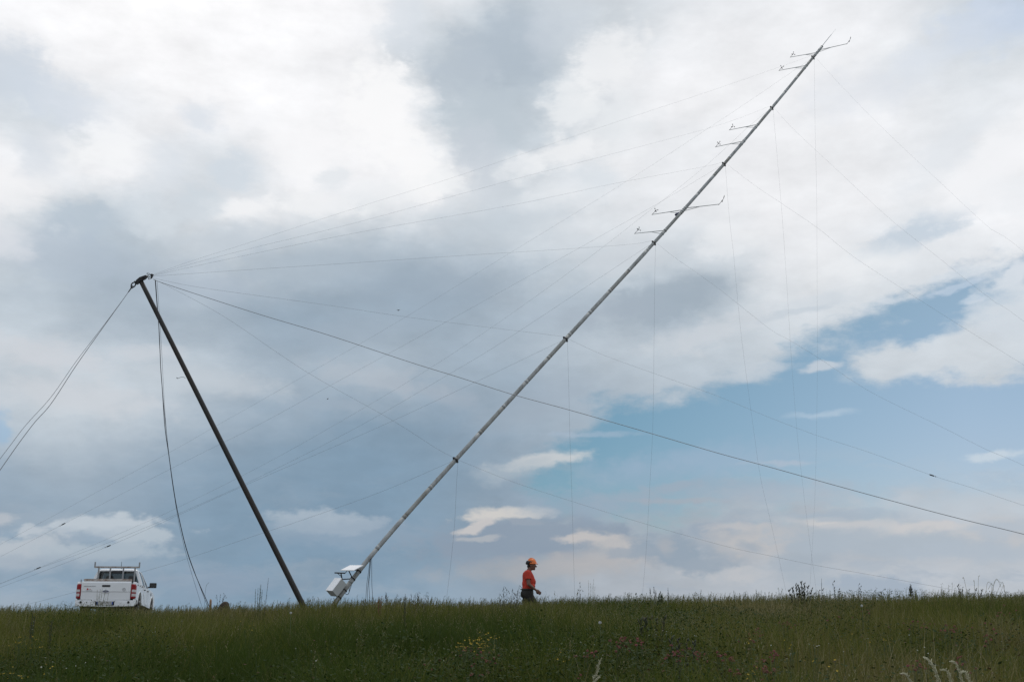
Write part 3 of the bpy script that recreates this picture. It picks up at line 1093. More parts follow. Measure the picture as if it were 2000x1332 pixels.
# gin pole stays
wire([(251, 570.5), (206, 631), (150, 704), (100, 775), (49, 832), (0, 896), (-230, 1196)], 60, 46, .012, "stay_wire",
     "upper of the two steel stays from the gin pole head to the lower left", "wire", "stays from the gin pole head to the left", n=8)
wire([(250.5, 571), (206, 633), (150, 712), (100, 788), (62, 832), (0, 918), (-190, 1196)], 60, 45, .017, "stay_wire",
     "lower and thicker of the two steel stays from the gin pole head", "wire", "stays from the gin pole head to the left", n=8)
# ropes hanging from the head
HANG = [
    ([(303, 547), (307, 600), (311, 650), (314, 720), (317, 760), (322, 833), (330, 890), (338, 950), (347, 1000), (362, 1065), (380, 1118), (407, 1180)], .019, "thickest of the dark ropes hanging from the gin pole head", -.6),
    ([(304, 548), (309, 620), (313, 700), (318, 770), (324, 833), (331, 895), (341, 965), (350, 1012), (364, 1070), (382, 1122), (404, 1180)], .012, "dark rope twisted beside the thickest one from the gin pole head", -.75),
    ([(307, 550), (311, 610), (316, 690), (320, 770), (325, 840), (331, 900), (340, 965), (349, 1020), (358, 1060), (370, 1105), (393, 1180)], .007, "thin rope hanging left of the dark ones to the grass", -.5),
]
for pts, r, lab, dz in HANG:
    wire(pts, 60 + dz, 58.5 + dz, r, "hanging_rope", lab, "rope", "ropes hanging from the gin pole head", m_rope, n=6)
# cables hanging from the foot of the mast
LOOSE = [([(723, 1090), (721, 1106), (719, 1122), (716.5, 1140), (715, 1160), (714, 1184)], "wavy cable hanging from the mast above the panel, leftmost of four"),
         ([(723.5, 1091), (722, 1110), (720.5, 1128), (718.5, 1145), (717.5, 1160), (718, 1184)], "bent cable hanging close beside the leftmost one under the mast"),
         ([(724.5, 1090), (722.5, 1115), (720.5, 1140), (721.5, 1160), (722, 1184)], "cable hanging between the bent one and the straight one"),
         ([(726, 1089), (726, 1110), (726.3, 1140), (727.5, 1160), (728.5, 1184)], "straightest cable hanging from the mast foot, rightmost of four")]
for i, (pts, lab) in enumerate(LOOSE):
    wire(pts, 60.3, 60.3, .011, "loose_cable", lab, "cable", "loose cables hanging from the mast", m_rope, n=5)
# ------------------------------------------------------------------ pickup truck (local: x right, y forward from the tailgate, z up)
m_paint = mat("white_paint", (.74, .755, .77), .28, 0, coat=.5, noise=(1.3, .35, (.66, .67, .665), (1, 1, 1)))
m_plastic = mat("black_plastic", (.018, .018, .02), .5)
m_tyre = mat("tyre_rubber", (.02, .02, .02), .85)
m_rim = mat("rim_metal", (.10, .10, .105), .5, .5)
m_red = mat("red_lens", (.26, .006, .008), .35, spec=.25)
m_clear = mat("clear_lens", (.55, .53, .53), .25, spec=.4)
m_rack = mat("grey_rack_steel", (.27, .275, .28), .5, .2)
m_bar = mat("rusty_rack_bar", (.36, .335, .31), .6, .1, noise=(6, .8, (.16, .09, .055), (1, 1, 1)))
m_chrome = mat("chrome", (.6, .6, .62), .18, 1.0)
m_emblem = mat("blue_emblem", (.02, .035, .10), .3, coat=.5)
m_seat = mat("seat_fabric", (.05, .05, .055), .9)
m_plate = mat("number_plate_white", (.72, .72, .70), .4)
m_plblue = mat("number_plate_blue", (.02, .06, .30), .4)
m_ink = mat("dark_lettering", (.03, .03, .035), .5)
m_stick = mat("red_sticker", (.45, .02, .03), .5)
m_underbody = mat("underbody", (.02, .02, .02), .9)  # even dark colour of chassis and axles
m_glass = bpy.data.materials.new("tinted_glass")
m_glass.use_nodes = True
t = NT(m_glass.node_tree); m_glass.node_tree.nodes.clear()
tr = t.new('ShaderNodeBsdfTransparent'); tr.inputs[0].default_value = (.27, .30, .30, 1)
gl = t.new('ShaderNodeBsdfGlossy'); gl.inputs['Roughness'].default_value = .02
fr = t.new('ShaderNodeFresnel'); fr.inputs[0].default_value = 1.5
mx = t.new('ShaderNodeMixShader'); t.link(fr.outputs[0], mx.inputs[0]); t.link(tr.outputs[0], mx.inputs[1]); t.link(gl.outputs[0], mx.inputs[2])
ou = t.new('ShaderNodeOutputMaterial'); t.link(mx.outputs[0], ou.inputs[0])

tp = P(203.5, 1188, 36.0)
TR_Z = P(203.5, 1134.5, 36.0).z - 1.145        # tailgate top is 1.145 m above the wheels' ground
los = math.atan2(tp.x, tp.y)
truck = thing("pickup_truck", (tp.x, tp.y, TR_Z), "white double cab pickup truck seen from behind in tall grass", "pickup truck", rz=-(los + math.radians(9.2)))
truck.rotation_euler.x = math.radians(-2.5)      # nose down on the far slope


def V(*a):
    return Vector(a)


def part(mb, name, m, parent=truck, bevel=0.0, label=None):
    return mb.build(name, m, parent, None, bevel, label)


R_ARCH = .45
AX_REAR, AX_FRONT = 1.18, 4.40


def arch(cy, a0=0, a1=180, n=14, r=R_ARCH, cz=.42):
    return [(cy + r * math.cos(math.radians(a0 + (a1 - a0) * k / n)), cz + r * math.sin(math.radians(a0 + (a1 - a0) * k / n))) for k in range(n + 1)]


def side_section(prof, x_in, x_out, tuck=.0):
    """body side: profile in (y, z), with a shoulder crease and some roll-in at the top"""
    mb = MB()
    for sx in (1, -1):
        mb.prism([V(sx * x_in, y, z) for y, z in prof], V(sx * (x_out - x_in), 0, 0))
    return mb


# load bed
prof = [(.06, .60)] + [(.10, .72), (.06, 1.08), (.10, 1.13), (1.90, 1.14), (1.94, 1.10), (1.94, .50)] + arch(AX_REAR)[::1]
prof = [(.06, .60), (.06, 1.09), (.09, 1.135), (1.90, 1.14), (1.945, 1.12), (1.945, .48), (AX_REAR + R_ARCH, .48)] + arch(AX_REAR, 8, 172) + [(AX_REAR - R_ARCH, .56)]
bed = side_section(prof, .83, .925)
bed.box((0, 1.0, .74), (1.68, 1.8, .06)).box((0, 1.93, .92), (1.70, .05, .44)).box((0, 1.0, .60), (1.0, 1.9, .2))
bed = part(bed, "cargo_bed", m_paint, bevel=.018)
for cy in (AX_REAR, AX_FRONT):
    for sx in (1, -1):
        ar = MB()
        pa = arch(cy, 4, 176, 16, R_ARCH + .025)
        pb = arch(cy, 4, 176, 16, R_ARCH - .01)
        rings = [[V(sx * .80, a[0], a[1]), V(sx * .938, a[0], a[1]), V(sx * .932, b[0], b[1]), V(sx * .80, b[0], b[1])] for a, b in zip(pa, pb)]
        ar.loft(rings)
        part(ar, "wheel_arch", m_paint)
part(MB().box((0, 2.7, .46), (1.30, 4.6, .22)).box((0, AX_REAR, .40), (1.3, .16, .16)).box((0, AX_FRONT, .40), (1.3, .16, .16)).box((0, AX_REAR, .85), (1.6, .9, .1)), "underbody", m_underbody)
# tailgate
tg = MB().prism([V(-.775, .0, .555), V(-.775, .0, .80), V(-.775, -.012, .82), V(-.775, -.005, 1.10), V(-.775, .02, 1.145), V(-.775, .075, 1.145), V(-.775, .075, .555)], V(1.55, 0, 0))
tg = part(tg, "tailgate", m_paint, bevel=.008)
part(MB().box((-.0, -.012, 1.00), (.26, .02, .065)), "tailgate_handle", m_plastic, tg, .012)
em = MB().add([V(.0 + .115 * math.cos(a), -.022, .825 + .048 * math.sin(a)) for a in np.linspace(0, 2 * math.pi, 28, endpoint=False)], [tuple(range(28))])
em = MB().prism([V(.115 * math.cos(a), -.028, .825 + .048 * math.sin(a)) for a in np.linspace(0, 2 * math.pi, 28, endpoint=False)], V(0, .02, 0))
eb = part(em, "oval_emblem", m_chrome, tg, .003)
part(MB().prism([V(.10 * math.cos(a), -.031, .825 + .038 * math.sin(a)) for a in np.linspace(0, 2 * math.pi, 28, endpoint=False)], V(0, .006, 0)), "emblem_field", m_emblem, eb)
sc_ = MB()
pth = [V(-.065 + .13 * k / 24, -.0335, .825 + .018 * math.sin(k * 1.15) * (1.2 if k < 6 else .7)) for k in range(25)]
sc_.tube(pth, .0045, 4)
part(sc_, "emblem_script", m_chrome, eb)


def glyphs(x0, x1, z, h, n, mb, y=-.0135):
    """a line of small lettering, too far off to read"""
    wdt = (x1 - x0) / n
    for k in range(n):
        x = x0 + wdt * (k + .5)
        ww = wdt * .62
        mb.box((x - ww * .38, y, z), (ww * .24, .004, h))
        c = random.choice('xyz')
        if c in 'xy':
            mb.box((x, y, z + h * .40), (ww * .8, .004, h * .2))
        if c in 'yz':
            mb.box((x, y, z - h * .40), (ww * .8, .004, h * .2))
        if c in 'xz':
            mb.box((x + ww * .38, y, z), (ww * .24, .004, h))
    return mb


part(glyphs(-.70, -.33, .985, .024, 9, MB(), -.0125), "tailgate_lettering", m_ink, tg)
st = part(MB().prism([V(-.575 + .028 * math.cos(a), -.0165, .895 + .028 * math.sin(a)) for a in np.linspace(0, 2 * math.pi, 20, endpoint=False)], V(0, .006, 0)), "round_red_sticker", m_stick, tg)
part(glyphs(-.63, -.42, .845, .020, 8, MB(), -.0145), "sticker_lettering", m_ink, tg)
part(MB().box((-.50, -.0135, .895), (.07, .004, .018)), "sticker_word", mat("pale_red_lettering", (.5, .25, .25), .5), tg)
rg = MB()
cr = V(.565, -.0150, .885)
ring(rg, cr, V(1, 0, 0), V(0, 0, 1), .045, .045, .004, 24)
rg.box(cr + V(-.005, 0, 0), (.007, .004, .035)).box(cr + V(.006, 0, .012), (.018, .004, .007)).box(cr + V(.006, 0, -.014), (.018, .004, .007))
part(rg, "round_speed_sticker", m_ink, tg)
# tail lights wrap onto the sides
for sx in (1, -1):
    tl = MB()
    zz = [.595, .62, .80, 1.02, 1.06]
    rings = []
    for z in zz:
        ins = .02 if z in (zz[0], zz[-1]) else 0
        rings.append([V(sx * (.785), .0 + ins, z), V(sx * (.87 - ins), -.005 + ins, z), V(sx * (.928 - ins), .05, z), V(sx * (.938 - ins), .19 - ins * 3, z), V(sx * .86, .19, z), V(sx * .785, .10, z)])
    tl.loft(rings, smooth=False)
    tlo = part(tl, "tail_light", m_red, bevel=.006)
    for za, zb in ((.80, .885), (.665, .755)):
        cl = MB()
        rings = [[V(sx * .815, -.008, z), V(sx * .872, -.010, z), V(sx * .936, .055, z), V(sx * .942, .13, z), V(sx * .90, .12, z), V(sx * .815, .05, z)] for z in (za, zb)]
        cl.loft(rings, smooth=False)
        part(cl, "reversing_lens", m_clear, tlo, .006)
# rear bumper and plate
bp = MB()
for sx in (1, -1):
    bp.prism([V(sx * .30, -.05, .335), V(sx * .92, -.03, .35), V(sx * .93, .0, .545), V(sx * .30, -.05, .545)], V(0, .16, 0))
    bp.prism([V(sx * .90, -.03, .35), V(sx * .935, .30, .40), V(sx * .935, .30, .58), V(sx * .92, -.02, .58)], V(-sx * .05, .02, 0))
bp.box((0, .03, .52), (.62, .12, .06)).box((0, .04, .355), (.62, .10, .05))
bp = part(bp, "rear_bumper", m_paint, bevel=.015)
for sx in (1, -1):
    part(MB().cyl((sx * .745, -.055, .475), (0, 1, 0), .038, .02, 16), "bumper_socket", m_plastic, bp)
    part(MB().cyl((sx * .30, -.062, .50), (0, 1, 0), .016, .02, 12), "bumper_socket", m_plastic, bp)
pl = part(MB().box((0, -.012, .455), (.52, .012, .11)), "number_plate", m_plate, bp)
for sx in (1, -1):
    part(MB().box((sx * .238, -.021, .455), (.044, .006, .108)), "plate_band", m_plblue, pl)
part(glyphs(-.20, .20, .455, .07, 7, MB(), -.021), "plate_characters", m_ink, pl)
# front end
prof = [(1.96, .46), (1.96, 1.115), (3.70, 1.10), (4.55, 1.06), (5.05, .96), (5.20, .80), (5.20, .44), (AX_FRONT + R_ARCH, .44)] + arch(AX_FRONT, 6, 174) + [(AX_FRONT - R_ARCH, .44)]
fe_ = side_section(prof, .80, .925)
fe_.prism([V(-.80, 3.72, 1.105), V(-.80, 4.55, 1.09), V(-.80, 5.05, 1.0), V(-.80, 5.19, .82), V(-.80, 5.19, .5), V(-.80, 4.95, .5), V(-.80, 4.95, .8), V(-.80, 3.72, .8)], V(1.6, 0, 0))
fe_.box((0, 2.9, .50), (1.6, 1.9, .08)).box((0, 1.985, .80), (1.6, .05, .62)).box((0, 3.70, .80), (1.6, .05, .60))
front = part(fe_, "body", m_paint, bevel=.02)
# cab: pillars, roof, header
def X_at(z):
    return np.interp(z, [1.10, 1.33, 1.54, 1.67, 1.73], [.875, .80, .715, .655, .60])


def pillar(yb0, yb1, yt0, yt1, sx, th=.05, z0=1.10, z1=1.665):
    rings = []
    for k in range(6):
        z = z0 + (z1 - z0) * k / 5
        f = k / 5
        a, b = yb0 + (yt0 - yb0) * f, yb1 + (yt1 - yb1) * f
        x = X_at(z)
        rings.append([V(sx * (x - th), a, z), V(sx * x, a, z), V(sx * x, b, z), V(sx * (x - th), b, z)])
    return rings


cabm = MB()
for sx in (1, -1):
    cabm.loft(pillar(1.99, 2.24, 2.10, 2.34, sx, .10), smooth=False)
    cabm.loft(pillar(2.86, 2.96, 2.88, 2.96, sx, .05), smooth=False)
    cabm.loft(pillar(3.66, 3.76, 3.02, 3.10, sx, .06), smooth=False)
rings = []
for z, x, ya, yb in ((1.63, .675, 2.085, 3.10), (1.675, .655, 2.10, 3.06), (1.718, .60, 2.20, 2.95), (1.74, .50, 2.40, 2.78)):
    n = 28
    rg_ = []
    for i in range(n):
        a = 2 * math.pi * (i + .5) / n
        ca, sa = math.cos(a), math.sin(a)
        k = 1 / max(abs(ca), abs(sa)) ** .85
        rg_.append(V(x * np.clip(ca * k, -1, 1), (ya + yb) / 2 + (yb - ya) / 2 * np.clip(sa * k, -1, 1), z))
    rings.append(rg_)
cabm.loft(rings)
cabm.box((0, 2.01, 1.12), (1.56, .06, .10))
cab = part(cabm, "cab", m_paint, bevel=.012)
# glazing
g = MB().add([V(-.745, 2.005, 1.17), V(.745, 2.005, 1.17), V(.58, 2.09, 1.63), V(-.58, 2.09, 1.63)], [(0, 1, 2, 3)])
rw = part(g, "rear_window", m_glass, cab)
part(MB().box((-.20, 2.02, 1.40), (.02, .03, .46)).box((.20, 2.02, 1.40), (.02, .03, .46)).box((0, 2.065, 1.60), (.36, .05, .09)), "window_frame", m_plastic, rw)
part(MB().add([V(-.80, 3.70, 1.11), V(.80, 3.70, 1.11), V(.60, 3.08, 1.65), V(-.60, 3.08, 1.65)], [(0, 1, 2, 3)]), "windscreen", m_glass, cab)
for sx in (1, -1):
    for (a0, a1, b0, b1) in ((2.24, 2.86, 2.34, 2.88), (2.96, 3.66, 2.96, 3.02)):
        gm = MB().add([V(sx * (X_at(1.13) - .012), a0, 1.13), V(sx * (X_at(1.13) - .012), a1, 1.13), V(sx * (X_at(1.43) - .012), a1 + (b1 - a1) * .6, 1.43), V(sx * (X_at(1.63) - .012), b1, 1.63),
                       V(sx * (X_at(1.63) - .012), b0, 1.63), V(sx * (X_at(1.43) - .012), a0 + (b0 - a0) * .6, 1.43)], [(0, 1, 2, 5), (5, 2, 3, 4)])
        part(gm, "side_window", m_glass, cab)
    # doors: thin skins with handles
    for (a0, a1) in ((2.08, 2.86), (2.90, 3.70)):
        dr_ = MB().prism([V(sx * .924, a0 + (.34 if a0 < 2.5 else 0), .52), V(sx * .924, a0, .86 if a0 < 2.5 else .52), V(sx * .922, a0, 1.075), V(sx * .922, a1, 1.075), V(sx * .924, a1, .52)], V(sx * .008, 0, 0))
        dd = part(dr_, "door", m_paint, truck, .005)
        part(MB().box((sx * .945, a0 + .12, 1.0), (.03, .17, .035)), "door_handle", m_plastic, dd, .01)
    part(MB().box((sx * .93, 4.02, .95), (.012, .10, .10)), "side_vent", m_plastic, front, .006)
    wm = MB().sphere((sx * 1.06, 3.42, 1.19), (.115, .06, .095), 14, 10).tube([(sx * .90, 3.46, 1.12), (sx * .99, 3.44, 1.15)], .03, 8)
    wm = MB().box((sx * 1.05, 3.42, 1.235), (.24, .10, .18)).box((sx * .92, 3.45, 1.17), (.12, .06, .05))
    wmo = part(wm, "wing_mirror", m_plastic, truck, .035)
    part(MB().box((sx * 1.055, 3.366, 1.235), (.17, .006, .12)), "mirror_glass", m_glass, wmo)
# trim dots along the bed side and filler
for hy in (.55, 1.05, 1.55):
    part(MB().box((.93, hy, 1.065), (.014, .10, .035)), "bed_hook", m_plastic, bed, .006)
# inside
for sx in (1, -1):
    s_ = MB().box((sx * .38, 2.95, 1.02), (.50, .16, .62)).box((sx * .38, 2.92, 1.43), (.26, .10, .20)).box((sx * .38, 3.15, .78), (.5, .5, .16))
    part(s_, "seat", m_seat, cab, .05)
part(MB().box((0, 2.18, .90), (1.40, .14, .46)).box((-.42, 2.16, 1.22), (.24, .08, .14)).box((.42, 2.16, 1.22), (.24, .08, .14)), "rear_bench", m_seat, cab, .04)
part(MB().box((0, 3.60, 1.02), (1.55, .22, .22)), "dashboard", m_plastic, cab, .04)
swm = MB(); ring(swm, V(-.38, 3.42, 1.12), V(1, 0, 0), V(0, .35, .94), .18, .18, .018, 20)
part(swm, "steering_wheel", m_plastic, cab)
# wheels
for cy in (AX_REAR, AX_FRONT):
    for sx in (1, -1):
        c = V(sx * .80, cy, .385)
        prof_w = [(.0, .24), (.115, .25), (.125, .30), (.118, .36), (.09, .382), (.0, .385)]
        rings = []
        for (dx, r) in [(-.115, .25), (-.125, .30), (-.118, .36), (-.09, .382), (.09, .382), (.118, .36), (.125, .30), (.115, .25)]:
            rings.append([c + V(dx, r * math.cos(2 * math.pi * i / 28), r * math.sin(2 * math.pi * i / 28)) for i in range(28)])
        wh = part(MB().loft(rings, caps=False), "wheel", m_tyre)
        rm = MB().cyl(c + V(sx * .06, 0, 0), (1, 0, 0), .25, .05, 28).cyl(c + V(sx * .10, 0, 0), (1, 0, 0), .07, .03, 16)
        for k in range(6):
            a = 2 * math.pi * k / 6
            rm.tube([c + V(sx * .10, .05 * math.cos(a), .05 * math.sin(a)), c + V(sx * .098, .235 * math.cos(a), .235 * math.sin(a))], .03, 6)
        part(rm, "rim", m_rim, wh)
# ladder rack behind the cab
lr = MB()
zt = 1.725
for x in (-.60, -.215, .215, .60):
    lr.box((x, 1.86, 1.44), (.05, .05, .60))
lr.box((0, 1.86, 1.20), (1.30, .05, .05))
rack = part(lr, "ladder_rack", m_rack, truck, .006)
part(MB().box((0, 1.86, zt + .028), (1.50, .06, .055)), "rack_bar", m_bar, rack, .006)
for sx in (1, -1):
    part(MB().box((sx * .735, 1.86, zt + .115), (.045, .06, .17)), "rack_upright", m_rack, rack, .006)
part(MB().box((-.03, .42, 1.215), (1.52, .10, .075)).box((-.74, .42, 1.16), (.05, .08, .08)).box((.70, .42, 1.16), (.05, .08, .08)), "bed_rail_bar", m_bar, truck, .006)
part(MB().box((-.83, .16, 1.17), (.03, .05, .09)), "bed_peg", m_rack, truck, .004)
part(MB().tube([(0.05, 2.45, 1.72), (.055, 2.35, 1.98)], [.010, .006], 6), "aerial", m_plastic, truck)

# ------------------------------------------------------------------ person
m_skin = mat("skin", (.17, .085, .060), .6, noise=(9, .5, (.12, .058, .042), (1, 1, 1)))
m_shirt = mat("orange_red_shirt", (.46, .032, .013), .8, bump=(14, .5, .012))
m_trouser = mat("dark_work_trousers", (.012, .0115, .011), .9, bump=(10, .6, .015), noise=(6, .6, (.026, .024, .019), (1, 1, 1)))
m_helmet = mat("orange_helmet", (.76, .16, .012), .35, coat=.3)
m_hair = mat("short_dark_hair", (.03, .022, .016), .8)
m_shoe = mat("boot_leather", (.05, .035, .025), .7)

pp = P(1033.5, 1190, 27.0)
PERS_Z = P(1038, 1088.5, 27.0).z - 1.80
PSC = 1.0
person = thing("person", (pp.x, pp.y, PERS_Z), "person in orange helmet and red t-shirt walking right through tall grass", "person")


def body_mesh(name, build, material, parent, voxel, smooth_it=6):
    """merge overlapping solids into one continuous skin"""
    mb = MB(); build(mb)
    me = bpy.data.meshes.new("tmp"); me.from_pydata(mb.v, [], mb.f)
    ob = bpy.data.objects.new("tmp", me); COL.objects.link(ob)
    bm = bmesh.new(); bm.from_mesh(me)
    bmesh.ops.remove_doubles(bm, verts=bm.verts, dist=1e-5)
    bmesh.ops.recalc_face_normals(bm, faces=bm.faces); bm.to_mesh(me); bm.free()
    r = ob.modifiers.new("r", 'REMESH'); r.mode = 'VOXEL'; r.voxel_size = voxel; r.adaptivity = 0
    s = ob.modifiers.new("s", 'SMOOTH'); s.factor = .5; s.iterations = smooth_it
    dg = bpy.context.evaluated_depsgraph_get()
    out = bpy.data.meshes.new_from_object(ob.evaluated_get(dg))
    bpy.data.objects.remove(ob)
    out.name = name
    out.materials.clear(); out.materials.append(material)
    out.polygons.foreach_set('use_smooth', [True] * len(out.polygons))
    o = bpy.data.objects.new(name, out); COL.objects.link(o); o.parent = parent
    return o


def limb(mb, pts, rs, n=14, flat=1.0, side=(0, 1, 0)):
    mb.tube(catmull(pts, 4), [float(v) for v in np.interp(np.linspace(0, len(pts) - 1, 4 * (len(pts) - 1) + 1), range(len(pts)), rs)], n,
            ry=[float(v) * flat for v in np.interp(np.linspace(0, len(pts) - 1, 4 * (len(pts) - 1) + 1), range(len(pts)), rs)], side=side)
    mb.sphere(pts[0], rs[0], n, 8); mb.sphere(pts[-1], rs[-1], n, 8)


# near arm is on -y (towards the camera)
SH_N, EL_N, WR_N = (-.035, -.205, 1.425), (-.015, -.265, 1.165), (.165, -.225, 1.025)
SH_F, EL_F, WR_F = (-.03, .205, 1.425), (-.09, .27, 1.165), (.02, .27, .95)
HIP_N, KN_N, AN_N = (-.04, -.095, .93), (.20, -.10, .52), (.20, -.10, .09)
HIP_F, KN_F, AN_F = (-.04, .095, .93), (-.06, .10, .50), (-.36, .10, .16)


def fingers(mb, wrist, fwd, down, side):
    """palm with four curled fingers and a thumb"""
    wrist = Vector(wrist); f = Vector(fwd).normalized(); d = Vector(down).normalized(); s = Vector(side).normalized()
    palm = wrist + f * .055
    mb.sphere(palm, (.056, .026, .047), 12, 8, (f, s, d))
    mb.sphere(wrist + f * .012, (.03, .022, .026), 10, 8, (f, s, d))
    for k in range(4):
        r0 = palm + f * .042 + d * (-.030 + .020 * k)
        L = (.040, .045, .042, .034)[k]
        p1 = r0 + f * L * .75 + s * .008
        p2 = p1 + s * L * .75 + f * .002 + d * .004
        p3 = p2 - f * L * .60 + s * .004
        limb(mb, [r0, p1, p2, p3], [.0125, .0115, .0105, .0095], 8)
    t0 = wrist + f * .03 - d * .030
    limb(mb, [t0, t0 + f * .03 - d * .018 + s * .018, t0 + f * .055 + s * .036 - d * .006], [.012, .011, .009], 8)


def flesh(mb):
    # torso, neck and head
    tor = [(-.04, 0, .92), (-.035, 0, 1.05), (-.02, 0, 1.20), (-.03, 0, 1.34), (-.03, 0, 1.44), (-.005, 0, 1.49)]
    rx = [.11, .115, .125, .12, .085, .06]; ry = [.15, .15, .16, .175, .15, .07]
    mb.loft([[Vector((c[0] + a * math.cos(t), c[1] + b * math.sin(t), c[2])) for t in np.linspace(0, 2 * math.pi, 24, endpoint=False)] for c, a, b in zip(tor, rx, ry)])
    limb(mb, [(-.015, 0, 1.46), (.02, 0, 1.54), (.045, 0, 1.60)], [.062, .057, .06])
    hc = Vector((.065, 0, 1.640))
    mb.sphere(hc, (.098, .076, .105), 20, 14)
    mb.sphere((.085, 0, 1.575), (.070, .060, .070), 16, 12)          # jaw
    mb.sphere((.128, 0, 1.530), (.028, .030, .024), 12, 8)           # chin
    limb(mb, [(.150, 0, 1.640), (.170, 0, 1.610), (.185, 0, 1.592)], [.010, .013, .015], 10)   # nose
    mb.sphere((.172, 0, 1.588), (.016, .019, .011), 10, 8)
    mb.sphere((.150, 0, 1.656), (.016, .050, .012), 12, 8)           # brow
    mb.sphere((.146, 0, 1.563), (.015, .026, .007), 12, 8)           # upper lip
    mb.sphere((.143, 0, 1.549), (.015, .024, .008), 12, 8)           # lower lip
    for sy in (1, -1):
        mb.sphere((.130, sy * .032, 1.637), (.014, .014, .010), 10, 8)
        mb.sphere((.125, sy * .045, 1.603), (.024, .020, .022), 10, 8)   # cheek
        mb.sphere((.045, sy * .079, 1.615), (.020, .008, .032), 10, 8)   # ear
        mb.sphere((.034, sy * .083, 1.620), (.008, .007, .026), 8, 6)
    for sh_, el_, wr_ in ((SH_N, EL_N, WR_N), (SH_F, EL_F, WR_F)):
        m1 = Vector(sh_).lerp(Vector(el_), .5); m2 = Vector(el_).lerp(Vector(wr_), .35)
        limb(mb, [sh_, m1, el_], [.060, .052, .043]); limb(mb, [el_, m2, wr_], [.043, .043, .028], flat=.9)
    fingers(mb, WR_N, (.80, 0, -.60), (.6, 0, .8), (0.15, .9, -.35))
    fingers(mb, WR_F, (.35, 0, -.92), (.92, 0, .35), (0, -1, 0))
    for h, k, a in ((HIP_N, KN_N, AN_N), (HIP_F, KN_F, AN_F)):
        limb(mb, [h, Vector(h).lerp(Vector(k), .5), k], [.10, .085, .062]); limb(mb, [k, Vector(k).lerp(Vector(a), .35), a], [.06, .06, .038])
    limb(mb, [AN_N, (.22, -.10, .05), (.36, -.10, .035)], [.042, .045, .03]); limb(mb, [AN_F, (-.34, .10, .08), (-.25, .10, .03)], [.042, .042, .03])


body = body_mesh("body", flesh, m_skin, person, .0065, 4)


def shirt(mb):
    tor = [(-.035, 0, 1.035), (-.035, 0, 1.06), (-.015, 0, 1.14), (-.005, 0, 1.22), (-.01, 0, 1.30), (-.025, 0, 1.38), (-.035, 0, 1.44), (-.03, 0, 1.475), (-.01, 0, 1.505)]
    rx = [.137, .138, .150, .158, .152, .140, .115, .090, .068]; ry = [.165, .168, .178, .186, .192, .196, .185, .13, .075]
    mb.loft([[Vector((c[0] + a * math.cos(t), c[1] + b * math.sin(t), c[2])) for t in np.linspace(0, 2 * math.pi, 28, endpoint=False)] for c, a, b in zip(tor, rx, ry)])
    for sh_, el_ in ((SH_N, EL_N), (SH_F, EL_F)):
        a, b = Vector(sh_), Vector(el_)
        mb.tube([a + Vector((0, 0, .02)), a.lerp(b, .3), a.lerp(b, .58)], [.078, .078, .080], 18)
        mb.sphere(a + Vector((0, 0, .01)), .076, 16, 10)
    # loose folds
    mb.sphere((.075, -.06, 1.12), (.080, .11, .07), 14, 10); mb.sphere((.085, 0, 1.22), (.085, .12, .11), 14, 10); mb.sphere((-.12, 0, 1.18), (.055, .13, .10), 14, 10)


body_mesh("shirt", shirt, m_shirt, person, .009, 5)


def trousers(mb):
    tor = [(-.045, 0, .86), (-.045, 0, .95), (-.04, 0, 1.03), (-.038, 0, 1.065)]
    rx = [.15, .155, .142, .134]; ry = [.19, .195, .178, .168]
    mb.loft([[Vector((c[0] + a * math.cos(t), c[1] + b * math.sin(t), c[2])) for t in np.linspace(0, 2 * math.pi, 24, endpoint=False)] for c, a, b in zip(tor, rx, ry)])
    for h, k, a in ((HIP_N, KN_N, AN_N), (HIP_F, KN_F, AN_F)):
        h, k, a = Vector(h), Vector(k), Vector(a)
        limb(mb, [h, h.lerp(k, .5), k, k.lerp(a, .5), k.lerp(a, .92)], [.125, .115, .090, .086, .078])
    for sy in (-1,):
        mb.sphere((.03, -.19, .80), (.085, .035, .085), 12, 8)       # thigh pocket
    mb.sphere((-.165, -.06, .93), (.05, .09, .09), 12, 8)


body_mesh("trousers", trousers, m_trouser, person, .011, 4)
MB().tube([Vector((-.04 + .146 * math.cos(t), .180 * math.sin(t), 1.045)) for t in np.linspace(0, 2 * math.pi, 29)], .018, 6, caps=False).build("belt", m_hair, person)


def boots(mb):
    limb(mb, [(.20, -.10, .14), (.215, -.10, .06), (.30, -.10, .05), (.38, -.10, .045)], [.055, .056, .052, .04])
    limb(mb, [(-.39, .10, .22), (-.37, .10, .12), (-.30, .10, .06), (-.24, .10, .03)], [.055, .056, .050, .036])


body_mesh("boots", boots, m_shoe, person, .012, 3)


def hair(mb):
    mb.sphere((.045, 0, 1.635), (.090, .081, .075), 18, 12)
    mb.sphere((-.005, 0, 1.60), (.045, .06, .05), 12, 8)


body_mesh("hair", hair, m_hair, person, .008, 3)


